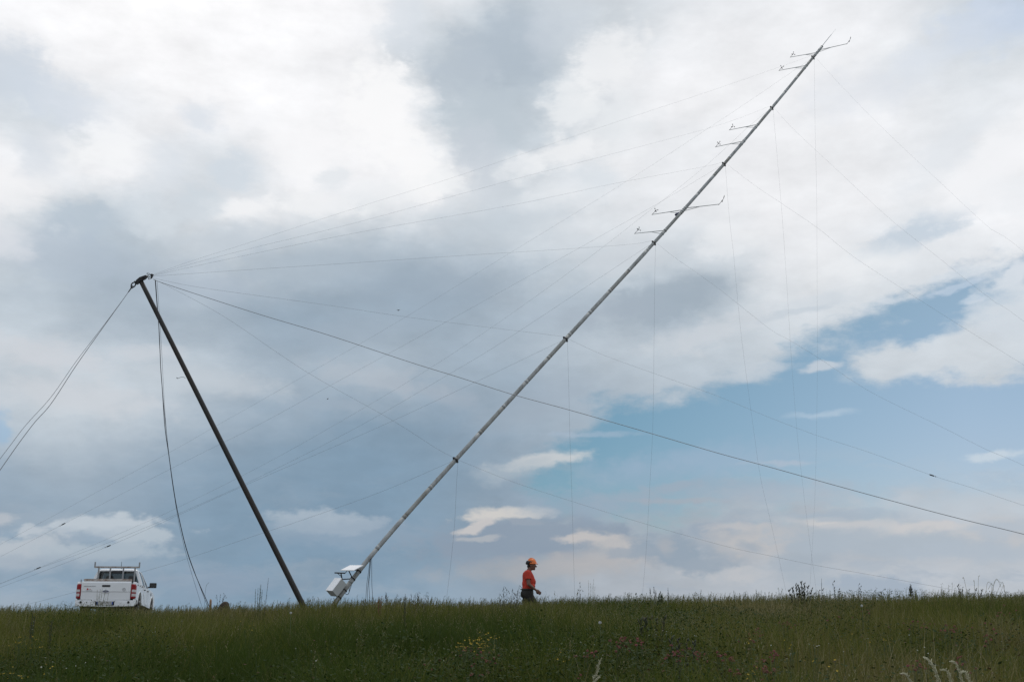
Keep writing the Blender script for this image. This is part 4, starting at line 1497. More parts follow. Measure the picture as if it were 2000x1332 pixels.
def helmet(mb):
    rings = []
    c0 = Vector((.072, 0, 1.665))
    for k in range(10):
        a = math.pi / 2 * k / 9.5
        rx, ry, rz = .122 * math.cos(a), .100 * math.cos(a), .135 * math.sin(a)
        rings.append([c0 + Vector((rx * math.cos(t) - .012 * math.sin(a), ry * math.sin(t), rz)) for t in np.linspace(0, 2 * math.pi, 32, endpoint=False)])
    mb.loft(rings)
    # brim with a peak at the front
    pr = []
    for t in np.linspace(0, 2 * math.pi, 32, endpoint=False):
        pk = max(0, math.cos(t)) ** 2
        pr.append((.126 + .028 * pk, .104, -.006 * pk, t))
    mb.loft([[c0 + Vector((a * math.cos(t), b * math.sin(t), dz + o)) for a, b, dz, t in pr] for o in (-.010, .006)])
    for off in (-.028, 0, .028):
        mb.tube([c0 + Vector((.112 * math.cos(a) - .012 * math.sin(a), off, .138 * math.sin(a))) for a in np.linspace(.55, 2.5, 12)], .007, 6)


hel = body_mesh("helmet", helmet, m_helmet, person, .005, 2)
ve = MB()
for k in range(4):
    a = .55 + .32 * k
    ve.sphere(Vector((.072 + .05 * math.cos(a * 1.9) , -.092, 1.712 + .006 * k)), (.012, .007, .007), 8, 6)
ve.build("helmet_vent", m_plastic, hel)
em_ = MB()
for sy in (1, -1):
    em_.sphere((-.030, sy * .098, 1.690), (.048, .026, .048), 14, 10)
    em_.tube([(-.03, sy * .10, 1.70), (.03, sy * .112, 1.712), (.06, sy * .106, 1.700)], .010, 6)
em_.sphere((-.055, 0, 1.675), (.030, .085, .034), 12, 8)
em_.build("ear_defender", m_plastic, hel)

# ------------------------------------------------------------------ mound, peg, birds
m_mound = mat("dark_earth", (.030, .022, .014), .95, noise=(7, .8, (.06, .035, .02), (1, 1, 1)), bump=(9, 1, .05))
mp_ = P(437, 1190, 33.0); mz = gh(mp_.x, mp_.y)
top_z = P(437, 1174.5, 33.0).z
mm = MB()
rings = []
for k in range(9):
    a = math.pi / 2 * k / 8.2
    hgt = top_z - mz + .05
    rings.append([Vector((mp_.x + .03 * k / 8 + (.19 + .42 * max(0, 1 - k / 4) ** 2) * (math.cos(a) ** .7) * (1 + .14 * math.sin(3 * t + k)) * math.cos(t), mp_.y + (.26 + .4 * max(0, 1 - k / 4) ** 2) * math.cos(a) ** .7 * math.sin(t), mz - .05 + hgt * math.sin(a) * (1 + .015 * math.sin(5 * t + k)))) for t in np.linspace(0, 2 * math.pi, 28, endpoint=False)])
mm.loft(rings)
single("earth_mound", mm, m_mound, "low rounded dark brown hump in the grass right of the hanging ropes", "mound", base=(mp_.x, mp_.y, mz))
pg = P(411, 1190, 33.0); pz = gh(pg.x, pg.y)
pt_ = P(411, 1169.5, 33.0).z
mb = MB().tube([(pg.x, pg.y, pz - .05), (pg.x - .01, pg.y, pt_ - .05), (pg.x - .012, pg.y, pt_)], [.035, .035, .02], 8)
single("wooden_peg", mb, mat("peg_wood", (.30, .19, .12), .8), "short pale brown peg where the hanging ropes meet the grass", "peg", base=(pg.x, pg.y, pz))
m_bird = mat("bird_feathers", (.10, .10, .105), .8)
for (x, y, z, lab, sc, tilt) in ((778, 606, 150, "small dark bird gliding above the crossing of the upper wires", .45, .25), (640, 779, 150, "smaller dark bird low between the two poles", .32, -.1)):
    c = P(x, y, z)
    bird = MB().tube([c + Vector((-.30, 0, -.02)) * sc, c + Vector((-.1, 0, 0)) * sc, c + Vector((.14, 0, .01)) * sc, c + Vector((.26, 0, .03)) * sc], [.015, .07, .075, .02], 8)
    b = thing("bird", c, lab, "bird")
    bird.build("body", m_bird, b, b)
    for sy in (1, -1):
        wg = MB()
        pts = [Vector((.08, 0, .02)), Vector((.05, sy * .3, .16)), Vector((-.08, sy * .75, .10)), Vector((-.10, sy * .3, .10)), Vector((-.10, 0, .02))]
        R = Matrix.Rotation(math.radians(62), 3, 'Z')
        pts = [c + (R @ p) * sc + Vector((0, 0, tilt * p.y * .2)) for p in pts]
        wg.prism(pts, Vector((0, 0, .015)))
        wg.build("wing", m_bird, b, b)
# ------------------------------------------------------------------ meadow
def leaf_mat(name, stops, rough=.55, trans=.35):
    """foliage: colour from the per-blade attribute 'tint', part of the light passes through"""
    m = bpy.data.materials.new(name)
    m.use_nodes = True
    t = NT(m.node_tree); m.node_tree.nodes.clear()
    at = t.new('ShaderNodeAttribute'); at.attribute_name = 'tint'
    rp = t.new('ShaderNodeValToRGB')
    while len(rp.color_ramp.elements) < len(stops):
        rp.color_ramp.elements.new(.5)
    for e, (p, c) in zip(rp.color_ramp.elements, stops):
        e.position = p
    for e, (p, c) in zip(rp.color_ramp.elements, stops):
        e.color = (*c, 1)
    t.link(at.outputs['Fac'], rp.inputs[0])
    d = t.new('ShaderNodeBsdfPrincipled'); d.inputs['Roughness'].default_value = rough
    d.inputs['Specular IOR Level'].default_value = .08
    t.link(rp.outputs[0], d.inputs['Base Color'])
    tl = t.new('ShaderNodeBsdfTranslucent'); t.link(rp.outputs[0], tl.inputs[0])
    mx = t.new('ShaderNodeMixShader'); mx.inputs[0].default_value = trans
    t.link(d.outputs[0], mx.inputs[1]); t.link(tl.outputs[0], mx.inputs[2])
    o = t.new('ShaderNodeOutputMaterial'); t.link(mx.outputs[0], o.inputs[0])
    return m


def np_mesh(name, verts, polys, tint, material):
    """polys: list of (n, k) index arrays; tint per vertex"""
    me = bpy.data.meshes.new(name)
    me.vertices.add(len(verts))
    me.vertices.foreach_set('co', verts.astype(np.float32).ravel())
    loops = np.concatenate([p.ravel() for p in polys]).astype(np.int32)
    tot = np.concatenate([np.full(len(p), p.shape[1], np.int32) for p in polys])
    me.loops.add(len(loops)); me.loops.foreach_set('vertex_index', loops)
    me.polygons.add(len(tot))
    me.polygons.foreach_set('loop_start', np.concatenate([[0], np.cumsum(tot)[:-1]]).astype(np.int32))
    me.polygons.foreach_set('loop_total', tot)
    me.polygons.foreach_set('use_smooth', np.ones(len(tot), bool))
    me.update(calc_edges=True)
    a = me.attributes.new('tint', 'FLOAT', 'POINT'); a.data.foreach_set('value', tint.astype(np.float32))
    me.materials.append(material)
    ob = bpy.data.objects.new(name, me); COL.objects.link(ob)
    return ob


def patches(x, y, seed, scale):
    """smooth random field about 0, spread about 1"""
    r = np.random.default_rng(seed)
    out = np.zeros_like(x)
    for _ in range(9):
        k = r.normal(size=2) / scale
        out += np.sin(k[0] * x + k[1] * y * .6 + r.uniform(0, 6.28))
    return out / 2.1


def scatter(n, y0, y1, gamma, spread=.53, pad=3.4):
    """points over the wedge of meadow ahead, thinning with distance"""
    u = rng.random(n)
    e = 2 - gamma
    y = (y0 ** e + (y1 ** e - y0 ** e) * u) ** (1 / e)
    x = (rng.random(n) * 2 - 1) * (spread * y + pad)
    return x, y


HSCALE_SEED = 5


def height_field(x, y):
    k = np.clip((17 - y) / 6, 0, 1)
    return 1 + (.07 + .08 * k) * patches(x, y, 21, 1.1) + (.04 + .17 * k) * patches(x, y, 22, .32)


def blades(n, y0, y1, gamma, hmin, hmax, wmin, tint_fn, lean=(.08, 1.05), wfar=.00032, seedlean=.05):
    x, y = scatter(n, y0, y1, gamma)
    z = ground_h(x, y) - .01
    h = (hmin + (hmax - hmin) * rng.beta(2.2, 2.0, n)) * height_field(x, y)
    w_ = np.maximum(wmin * rng.uniform(.7, 1.4, n), wfar * y)
    fa = rng.uniform(0, 2 * np.pi, n)
    la = rng.uniform(0, 2 * np.pi, n)
    lb = rng.uniform(*lean, n)
    lx = np.cos(la) * lb + seedlean; ly = np.sin(la) * lb
    ts = np.array([0, .42, .78, 1.0]); ws = np.array([1.0, .9, .55, 0])
    vs = np.zeros((n, 7, 3))
    for k, (t_, ww) in enumerate(zip(ts, ws)):
        cx = x + lx * h * t_ ** 2; cy = y + ly * h * t_ ** 2
        cz = z + h * (t_ - .30 * (lx ** 2 + ly ** 2) * t_ ** 2)
        if k < 3:
            vs[:, 2 * k, 0] = cx - np.cos(fa) * w_ * ww / 2; vs[:, 2 * k, 1] = cy - np.sin(fa) * w_ * ww / 2; vs[:, 2 * k, 2] = cz
            vs[:, 2 * k + 1, 0] = cx + np.cos(fa) * w_ * ww / 2; vs[:, 2 * k + 1, 1] = cy + np.sin(fa) * w_ * ww / 2; vs[:, 2 * k + 1, 2] = cz
        else:
            vs[:, 6, 0] = cx; vs[:, 6, 1] = cy; vs[:, 6, 2] = cz
    o = (np.arange(n) * 7)[:, None]
    q = np.concatenate([o + np.array([[0, 1, 3, 2]]), o + np.array([[2, 3, 5, 4]])])
    tr = o + np.array([[4, 5, 6]])
    tint = np.repeat(np.clip(tint_fn(x, y, n), 0, 1), 7)
    return vs.reshape(-1, 3), [q, tr], tint


m_grass = leaf_mat("meadow_grass_blades", [(0, (.044, .070, .012)), (.25, (.090, .112, .020)), (.45, (.132, .140, .028)), (.62, (.146, .136, .040)), (.8, (.175, .148, .058)), (1, (.32, .28, .16))])


def grass_tint(x, y, n):
    return .36 + .15 * patches(x, y, 31, 2.0) + .19 * patches(x, y, 32, .75) + rng.normal(0, .17, n) + (rng.random(n) < .09) * .45 + .010 * (y - 10) + .16 * np.clip((x - .5) / 3, 0, 1) * np.clip((13 - y) / 4, 0, 1) * (patches(x, y, 33, .9) > .1)


v, p, tn = blades(450000, 3.6, 27, .62, .24, .52, .0042, grass_tint)
tag(np_mesh("meadow_grass", v, p, tn, m_grass), "tall dark green meadow grass covering the hilltop in the foreground", "grass", None, 'stuff')


def short_tint(x, y, n):
    return .35 + rng.normal(0, .15, n)


v, p, tn = blades(26000, 26.5, 75, 1.2, .10, .24, .012, short_tint)
tag(np_mesh("short_grass", v, p, tn, m_grass), "shorter grass behind the crest around the truck and poles", "grass", None, 'stuff')


# flowering grass: stem with a loose panicle
def panicles(n, y0, y1, gamma, hmin, hmax, keep=None, nsp=11, spread=.022, head=.13, lean=.10):
    x, y = scatter(n, y0, y1, gamma)
    if keep is not None:
        k = keep(x, y); x, y = x[k], y[k]; n = len(x)
    z = ground_h(x, y)
    h = (hmin + (hmax - hmin) * rng.beta(2, 2.6, n)) * height_field(x, y)
    sw = np.maximum(.0016, .00012 * y)
    la = rng.uniform(0, 2 * np.pi, n); lb = rng.uniform(.02, .22, n)
    lx = np.cos(la) * lb + lean * rng.uniform(.3, 1.4, n); ly = np.sin(la) * lb
    nv = 6 + 4 * nsp
    vs = np.zeros((n, nv, 3))

    def centre(t_):
        return np.stack([x + lx * h * t_ ** 2.2, y + ly * h * t_ ** 2.2, z + h * (t_ - .2 * (lx ** 2 + ly ** 2) * t_ ** 2)], -1)
    for k, t_ in enumerate((0, .6, 1.0)):
        c = centre(t_)
        f = (1, .9, .5)[k]
        vs[:, 2 * k] = c - np.stack([sw * f, sw * 0, sw * 0], -1); vs[:, 2 * k + 1] = c + np.stack([sw * f, sw * 0, sw * 0], -1)
    hl = head / h * rng.uniform(.7, 1.3, n)
    for j in range(nsp):
        tt = 1 - hl * (j + .2) / nsp
        c = np.stack([x + lx * h * tt ** 2.2, y + ly * h * tt ** 2.2, z + h * (tt - .2 * (lx ** 2 + ly ** 2) * tt ** 2)], -1)
        wd = spread * (.25 + .9 * np.sin(np.pi * min(.9, (j + 1.2) / nsp)))
        a = rng.uniform(0, 2 * np.pi, n)
        c = c + np.stack([np.cos(a) * wd * rng.uniform(.2, 1, n) + .006, np.sin(a) * wd, rng.uniform(-.004, .008, n)], -1)
        L = np.maximum(.0075, .0005 * y) * rng.uniform(.7, 1.4, n); B = np.maximum(.0028, .00020 * y)
        d = np.stack([np.cos(a) * .5 + .25, np.sin(a) * .4, np.full(n, .85)], -1); d /= np.linalg.norm(d, axis=1)[:, None]
        s_ = np.stack([np.sin(a * 1.7), np.cos(a * 1.7), np.zeros(n)], -1)
        b = 6 + 4 * j
        vs[:, b] = c - d * L[:, None]; vs[:, b + 1] = c + s_ * np.asarray(B)[:, None]; vs[:, b + 2] = c + d * L[:, None]; vs[:, b + 3] = c - s_ * np.asarray(B)[:, None]
    o = (np.arange(n) * nv)[:, None]
    q = [o + np.array([[0, 1, 3, 2]]), o + np.array([[2, 3, 5, 4]])] + [o + np.array([[6 + 4 * j, 7 + 4 * j, 8 + 4 * j, 9 + 4 * j]]) for j in range(nsp)]
    tb = np.clip(.5 + .2 * patches(x, y, 41, 1.6) + rng.normal(0, .22, n), 0, 1)
    tv = np.repeat(.25 + .75 * tb, nv).reshape(n, nv)
    tv[:, :6] = .12                     # green stems under the heads
    return vs.reshape(-1, 3), [np.concatenate(q)], tv.ravel()


m_head = leaf_mat("grass_flower_heads", [(0, (.055, .070, .016)), (.2, (.070, .078, .020)), (.35, (.13, .115, .052)), (.65, (.155, .145, .066)), (1, (.27, .25, .15))], .7, .25)
v, p, tn = panicles(18500, 5.0, 25, .35, .34, .525, keep=lambda x, y: rng.random(len(x)) < np.clip((y - 7) / 9, .3, 1), nsp=9, head=.10)
tag(np_mesh("flowering_grass", v, p, tn, m_head), "fine brownish flowering grass heads over the meadow and along its skyline", "grass", None, 'stuff')

# low broad-leaved herbs in patches
m_herb = leaf_mat("herb_leaves", [(0, (.016, .034, .007)), (.5, (.028, .050, .010)), (1, (.050, .066, .016))], .6, .25)


def leaves(n, y0, y1, gamma, keep, size, hlo, hhi):
    x, y = scatter(n, y0, y1, gamma)
    k = keep(x, y); x, y = x[k], y[k]; n = len(x)
    hh = rng.uniform(hlo, hhi, n) * height_field(x, y)
    c = np.stack([x, y, ground_h(x, y) + hh], -1)
    a = rng.uniform(0, 2 * np.pi, n); el_ = rng.uniform(-.2, .9, n)
    d = np.stack([np.cos(a) * np.cos(el_), np.sin(a) * np.cos(el_), np.sin(el_)], -1)
    s_ = np.stack([-np.sin(a), np.cos(a), rng.uniform(-.4, .4, n)], -1)
    L = (size * rng.uniform(.6, 1.5, n))[:, None]
    vs = np.zeros((n, 6, 3))
    up = np.array([0, 0, 1.0])
    vs[:, 0] = c; vs[:, 1] = c + d * L * .5 + s_ * L * .26; vs[:, 2] = c + d * L; vs[:, 3] = c + d * L * .5 - s_ * L * .26
    vs[:, 4] = c + d * L * .15 + s_ * L * .16; vs[:, 5] = c + d * L * .15 - s_ * L * .16
    o = (np.arange(n) * 6)[:, None]
    tb = np.repeat(np.clip(rng.normal(.5, .25, n), 0, 1), 6)
    return vs.reshape(-1, 3), [np.concatenate([o + np.array([[0, 4, 1, 2]]), o + np.array([[0, 2, 3, 5]])])], tb


v, p, tn = leaves(190000, 4.0, 20, .9, lambda x, y: (patches(x, y, 51, 1.3) + .25 * (x > 1)) > .75, .022, .22, .47)
tag(np_mesh("meadow_herbs", v, p, tn, m_herb), "patches of dark broad-leaved herbs and clover among the grass", "herbs", None, 'stuff')


def bud(mb, c, d, L, r):
    d = d.normalized()
    u = d.orthogonal().normalized(); v_ = d.cross(u)
    c = Vector(c)
    ring_ = [c + d * L * .45 + (u * math.cos(a) + v_ * math.sin(a)) * r for a in (0, 1.257, 2.513, 3.770, 5.027)]
    mb.add([c] + ring_ + [c + d * L], [(0, 1 + (k + 1) % 5, 1 + k) for k in range(5)] + [(6, 1 + k, 1 + (k + 1) % 5) for k in range(5)], True)


# ------------------------------------------------------------------ flowers
def on_meadow(px, py, hh):
    """point of the meadow at height hh above the soil seen at a pixel"""
    d = P(px, py, 1.0) - EYE
    s = 3.0
    while s < 60:
        q = EYE + d * s
        if q.z <= gh(q.x, q.y) + hh:
            return q
        s += .05
    return EYE + d * 20


def flower_patch(name, spots, hh, r, material, label, cat, kind='flat', jit=.03):
    mb = MB()
    st = MB()
    for (px, py, sx, sy, n) in spots:
        for _ in range(n):
            q = on_meadow(random.gauss(px, sx), random.gauss(py, sy), hh)
            q.z += random.uniform(-.02, jit)
            rr = r * random.uniform(.7, 1.25)
            ax = Vector((random.gauss(0, .35), random.gauss(-.25, .35), 1)).normalized()
            u = ax.orthogonal().normalized(); v_ = ax.cross(u)
            if kind == 'flat':
                c = q + ax * rr * .3
                pts = []
                for k in range(10):
                    a = 2 * math.pi * k / 10
                    pts.append(c + (u * math.cos(a) + v_ * math.sin(a)) * rr * (1 if k % 2 else .55) + ax * rr * .15 * (k % 2))
                mb.add([q] + pts, [(0, 1 + k, 1 + (k + 1) % 10) for k in range(10)], False)
            else:
                for _k in range(12):
                    dd = (ax * random.uniform(-.2, 1) + u * random.gauss(0, .7) + v_ * random.gauss(0, .7)).normalized()
                    bud(mb, q + dd * rr * .15, dd, rr * random.uniform(.8, 1.2), rr * .26)
            b = q.copy(); b.z = gh(q.x, q.y) + .1
            st.tube([b, b.lerp(q, .5) + Vector((random.gauss(0, .01), 0, 0)), q], .0015, 3, caps=False)
    o = mb.build(name, material)
    tag(o, label, cat, None, 'stuff')
    st.build("flower_stem", m_stem, o)
    return o


m_stem = mat("herb_stem", (.05, .075, .022), .7)
m_yel = mat("yellow_petals", (.40, .27, .012), .7)
m_pink = mat("clover_pink", (.24, .060, .065), .8, noise=(14, .9, (.15, .06, .045), (1, 1, 1)))
m_wht = mat("white_petals", (.42, .43, .36), .7)
flower_patch("yellow_flowers", [(935, 1258, 17, 6, 60), (955, 1250, 12, 5, 22), (905, 1264, 8, 4, 14)], .46, .0075, m_yel, "cluster of small yellow flowers in the grass below the walking person", "flowers")
flower_patch("yellow_flowers", [(40, 1252, 14, 4, 12), (75, 1262, 12, 4, 6), (25, 1318, 22, 6, 16), (95, 1312, 8, 5, 4)], .44, .008, m_yel, "sparse small yellow flowers in the grass at the left edge of the meadow", "flowers")
flower_patch("yellow_flowers", [(1735, 1252, 14, 2, 8), (1670, 1246, 8, 3, 5), (1540, 1262, 10, 5, 5), (1465, 1245, 9, 8, 10), (1610, 1305, 20, 8, 8), (1105, 1282, 14, 6, 8), (1475, 1315, 10, 5, 8), (480, 1222, 14, 8, 8)], .45, .0075, m_yel, "scattered single yellow flowers in the grass right of the person", "flowers")
flower_patch("clover_flowers", [(1218, 1253, 9, 4, 12), (1248, 1256, 7, 4, 10), (1152, 1279, 10, 2, 10), (1210, 1262, 12, 5, 6)], .45, .0105, m_pink, "pinkish clover heads in two small clumps in the middle foreground", "flowers", 'ball')
flower_patch("clover_flowers", [(1325, 1278, 12, 6, 14), (1362, 1281, 8, 4, 8), (1415, 1286, 16, 5, 12), (1480, 1237, 10, 6, 14), (1470, 1250, 10, 5, 6), (1490, 1307, 12, 7, 14), (1440, 1315, 12, 5, 6)], .44, .0105, m_pink, "reddish clover heads spread right of the middle of the foreground", "flowers", 'ball')
flower_patch("clover_flowers", [(1535, 1220, 14, 5, 12), (1630, 1210, 14, 4, 5), (1690, 1196, 7, 2, 6), (1800, 1222, 16, 5, 10), (1855, 1228, 14, 4, 10), (1935, 1245, 18, 8, 10), (1510, 1283, 12, 5, 10), (1800, 1305, 12, 5, 9), (1880, 1300, 14, 6, 7), (1960, 1205, 20, 10, 8)], .45, .0100, m_pink, "dull red clover heads scattered over the right part of the meadow", "flowers", 'ball')
flower_patch("clover_flowers", [(915, 1273, 12, 3, 9), (945, 1284, 14, 5, 8), (845, 1307, 6, 2, 2), (930, 1300, 20, 8, 8), (1133, 1322, 3, 2, 2)], .42, .0105, m_pink, "pink clover heads just below the yellow flower cluster", "flowers", 'ball')
flower_patch("daisy_flowers", [(300, 1228, 160, 14, 16), (620, 1262, 140, 22, 14), (1290, 1234, 30, 8, 12), (1340, 1240, 24, 5, 8), (860, 1288, 14, 6, 6), (1130, 1275, 40, 10, 8), (1580, 1262, 50, 14, 12), (1780, 1260, 110, 20, 14), (130, 1290, 60, 14, 9)], .47, .0055, m_wht, "tiny white flowers dotted all over the meadow", "flowers")

# dark leaf clumps under the clover heads
CL = [(1218, 1258), (1250, 1262), (1152, 1283), (1215, 1270), (1325, 1284), (1365, 1288), (1415, 1293), (1480, 1245), (1470, 1258), (1490, 1313), (1440, 1320), (1535, 1228),
      (1630, 1216), (1800, 1228), (1855, 1236), (1935, 1252), (1510, 1290), (1800, 1312), (1880, 1306), (1960, 1214), (915, 1280), (945, 1292), (930, 1306), (885, 1300), (1280, 1275),
      (1830, 1236), (1900, 1262), (1690, 1240), (560, 1300), (330, 1270), (180, 1302), (700, 1260), (1060, 1300), (1580, 1240)]
cv = []
for (px, py) in CL:
    q = on_meadow(px, py, .42)
    for _ in range(210):
        cv.append((q.x + random.gauss(0, .26), q.y + random.gauss(0, .30), random.uniform(.20, .47)))
cv = np.array(cv)
n_ = len(cv)
c_ = np.stack([cv[:, 0], cv[:, 1], ground_h(cv[:, 0], cv[:, 1]) + cv[:, 2]], -1)
a_ = rng.uniform(0, 2 * np.pi, n_); e_ = rng.uniform(-.2, .7, n_)
d_ = np.stack([np.cos(a_) * np.cos(e_), np.sin(a_) * np.cos(e_), np.sin(e_)], -1)
s2_ = np.stack([-np.sin(a_), np.cos(a_), rng.uniform(-.4, .4, n_)], -1)
L_ = (rng.uniform(.016, .034, n_))[:, None]
vv = np.stack([c_, c_ + d_ * L_ * .5 + s2_ * L_ * .36, c_ + d_ * L_, c_ + d_ * L_ * .5 - s2_ * L_ * .36], 1).reshape(-1, 3)
m_clv = leaf_mat("clover_leaves", [(0, (.022, .040, .011)), (.6, (.034, .054, .015)), (1, (.085, .040, .026))], .7, .2)
tag(np_mesh("clover_leaves", vv, [(np.arange(n_) * 4)[:, None] + np.array([[0, 1, 2, 3]])], np.repeat(np.clip(rng.normal(.4, .28, n_), 0, 1), 4), m_clv),
    "dark clumps of clover leaves under the reddish flower heads", "clover", None, 'stuff')

# dandelion clocks
m_fluff = mat("dandelion_fluff", (.50, .51, .49), .9)
for (px, py, lab) in ((568, 1196.5, "white dandelion clock on the meadow below the dark lifting pole"), (1172, 1215.5, "round white dandelion clock right of the walking person"), (1683, 1182.5, "white dandelion clock just under the skyline at right")):
    q = on_meadow(px, py, .54)
    b = thing("dandelion_clock", (q.x, q.y, gh(q.x, q.y)), lab, "flower", "dandelion clocks in the grass")
    MB().tube([(q.x + .01, q.y, gh(q.x, q.y)), (q.x, q.y, q.z)], .003, 5).build("stem", m_stem, b, b)
    hd = MB().sphere(q, .008, 8, 6)
    for k in range(70):
        d = Vector((random.gauss(0, 1), random.gauss(0, 1), random.gauss(0, 1))).normalized()
        e = q + d * .0125
        u = d.orthogonal().normalized() * .0026; v_ = d.cross(u)
        hd.add([q, e - u, e + u], [(0, 1, 2)]); hd.add([e - u - v_, e + u - v_, e + u + v_, e - u + v_], [(0, 1, 2, 3)])
    hd.build("seed_head", m_fluff, b, b)

# ------------------------------------------------------------------ single tall plants
m_dweed = mat("dark_weed", (.030, .036, .022), .8, noise=(20, .7, (.055, .045, .03), (1, 1, 1)))
m_gweed = mat("green_weed", (.055, .075, .025), .75)
m_straw = mat("pale_straw", (.27, .25, .155), .8)
m_redw = mat("red_leaf", (.16, .03, .025), .7)


def skyline(px, pyt, y):
    """base on the soil and top point of a plant at distance y whose tip is at a pixel"""
    z = 1.0
    d = P(px, pyt, 1.0) - EYE
    top_ = EYE + d * (y / d.y)
    return Vector((top_.x, top_.y, gh(top_.x, top_.y))), top_


def plant(name, px, y, label, group=None):
    b, _ = skyline(px, 1160, y)
    return thing(name, b, label, "plant", group)


WEEDS = "tall weeds standing above the grass skyline"


def spike_plant(spec, y, label, m_h, m_s, root_px, fat=.016, frac=.35, dense=60, name="weed_stalk", thick=.004):
    """upright stalks with dense seed spikes; spec = [(tip px, tip py, lean px)]"""
    o = plant(name, root_px, y, label, WEEDS)
    s_, h_ = MB(), MB()
    for (px, py, lean) in spec:
        b, tpt = skyline(px, py, y)
        b = b + Vector((-lean * y / F, random.uniform(-.05, .05), 0))
        pts = catmull([b, b.lerp(tpt, .5) + Vector((-lean * .12 * y / F, 0, 0)), tpt], 8)
        s_.tube(pts, [thick * (1 - .6 * k / (len(pts) - 1)) for k in range(len(pts))], 5)
        L = (tpt - b).length
        vis = frac * L
        for _ in range(dense):
            f = random.random() ** .8
            q = tpt.lerp(b, f * vis / L)
            rr = fat * .62 * (.35 + .65 * min(1, f * 2.2)) * random.uniform(.5, 1.3)
            a = random.uniform(0, 6.28)
            d = Vector((math.cos(a), math.sin(a), 1.3))
            bud(h_, q + Vector((math.cos(a), math.sin(a), 0)) * rr * .6, d, max(rr * 1.1, .008), max(rr * .36, .0025))
    s_.build("stem", m_s, o, o); h_.build("seed_head", m_h, o, o)
    return o


def leafy_plant(spec, y, label, m_h, m_s, root_px, L=.05, n=16, name="leafy_weed"):
    o = plant(name, root_px, y, label, WEEDS)
    s_, h_ = MB(), MB()
    for (px, py, lean) in spec:
        b, tpt = skyline(px, py, y)
        b = b + Vector((-lean * y / F, random.uniform(-.06, .06), 0))
        pts = catmull([b, b.lerp(tpt, .55) + Vector((-lean * .1 * y / F, 0, 0)), tpt], 8)
        s_.tube(pts, [.0045 * (1 - .6 * k / (len(pts) - 1)) for k in range(len(pts))], 5)
        LL = (tpt - b).length
        for k in range(n):
            f = (k + random.uniform(-.5, .5)) / n * .34 / LL
            q = tpt.lerp(b, min(max(f, 0), 1))
            a = k * 2.4 + random.uniform(-.4, .4)
            d = Vector((math.cos(a) * .55 + .1, math.sin(a) * .55, 1.2))
            bud(h_, q, d, L * random.uniform(.45, 1.1), L * random.uniform(.12, .2))
    s_.build("stem", m_s, o, o); h_.build("leaf", m_h, o, o)
    return o


def oat_plant(spec, y, label, m_h, m_s, root_px, L=.028, n=9, droop=.10, name="oat_grass", width=.05):
    o = plant(name, root_px, y, label, WEEDS)
    s_, h_ = MB(), MB()
    for (px, py, lean) in spec:
        b, tpt = skyline(px, py, y)
        b = b + Vector((-lean * y / F, random.uniform(-.05, .05), 0))
        pts = catmull([b, b.lerp(tpt, .6) + Vector((-lean * .15 * y / F, 0, 0)), tpt], 8)
        s_.tube(pts, [.003 * (1 - .6 * k / (len(pts) - 1)) for k in range(len(pts))], 5)
        LL = (tpt - b).length
        for k in range(n):
            f = (k + .3) / n * .30 / LL
            q = tpt.lerp(b, min(f, 1))
            a = random.uniform(0, 6.28)
            wq = width * random.uniform(.4, 1.2) * (.4 + k / n)
            e = q + Vector((math.cos(a) * wq + .01, math.sin(a) * wq, .01))
            s_.tube([q, q.lerp(e, .6) + Vector((0, 0, .012)), e], .0014, 3, caps=False)
            bud(h_, e, Vector((math.cos(a) * .3 + .2, 0, -1 if droop else .8)), L * random.uniform(.7, 1.2), L * .20)
    s_.build("stem", m_s, o, o); h_.build("spikelet", m_h, o, o)
    return o


def arching_plant(spec, y, label, m_h, m_s, root_px, name="arching_grass"):
    """thin stems that bend over at the top with slender heads; spec = [(root px, apex px, apex py, tip px, tip py)]"""
    o = plant(name, root_px, y, label, WEEDS)
    s_, h_ = MB(), MB()
    for (rx_, ax_, ay_, tx_, ty_) in spec:
        b, _ = skyline(rx_, 1160, y)
        _, ap = skyline(ax_, ay_, y); _, tpt = skyline(tx_, ty_, y)
        off = Vector((0, random.uniform(-.08, .08), 0)); b += off; ap += off; tpt += off
        pts = catmull([b, b.lerp(ap, .55), ap, tpt], 8)
        n = len(pts)
        s_.tube(pts, [.0028 * (1 - .5 * k / (n - 1)) for k in range(n)], 5)
        for k in range(int(n * .55), n - 1):
            for _ in range(2):
                q = pts[k].lerp(pts[k + 1], random.random())
                d = (pts[k + 1] - pts[k]).normalized() + Vector((random.gauss(0, .35), random.gauss(0, .35), random.gauss(0, .35)))
                bud(h_, q, d, .014, .0022)
    s_.build("stem", m_s, o, o); h_.build("seed_head", m_h, o, o)
    return o


leafy_plant([(1554, 1141, -8), (1559, 1144, -3), (1565, 1138, 2), (1571, 1141, 5), (1578, 1147, 9), (1547, 1149, -12), (1585, 1152, 14), (1561, 1149, 0), (1568, 1150, 3), (1541, 1155, -14)], 18.5,
            "densest dark leafy weed on the skyline at right, with upright oval leaves", m_dweed, m_dweed, 1563, .066, 15)
leafy_plant([(1600, 1154, 4), (1608, 1150, 10), (1592, 1158, -2)], 18.7, "low dark leafy weed just right of the densest one on the skyline", m_dweed, m_dweed, 1600, .045, 9)
spike_plant([(1604.5, 1129, 3)], 18.3, "tall bare thin stalk rising beside the dense dark leafy weed", m_dweed, m_dweed, 1606, .007, .35, 40)
oat_plant([(1626, 1137, -8), (1637, 1151, 6)], 18.4, "slanting stalk with a dark bud at its tip on the right skyline", m_dweed, m_dweed, 1632, .045, 6, 0, "weed_stalk", .02)
spike_plant([(1778, 1140, 0)], 18.2, "dark cone-shaped spike alone on the skyline left of the arching grass", m_dweed, m_gweed, 1778, .034, .32, 150, "dock_plant", .006)
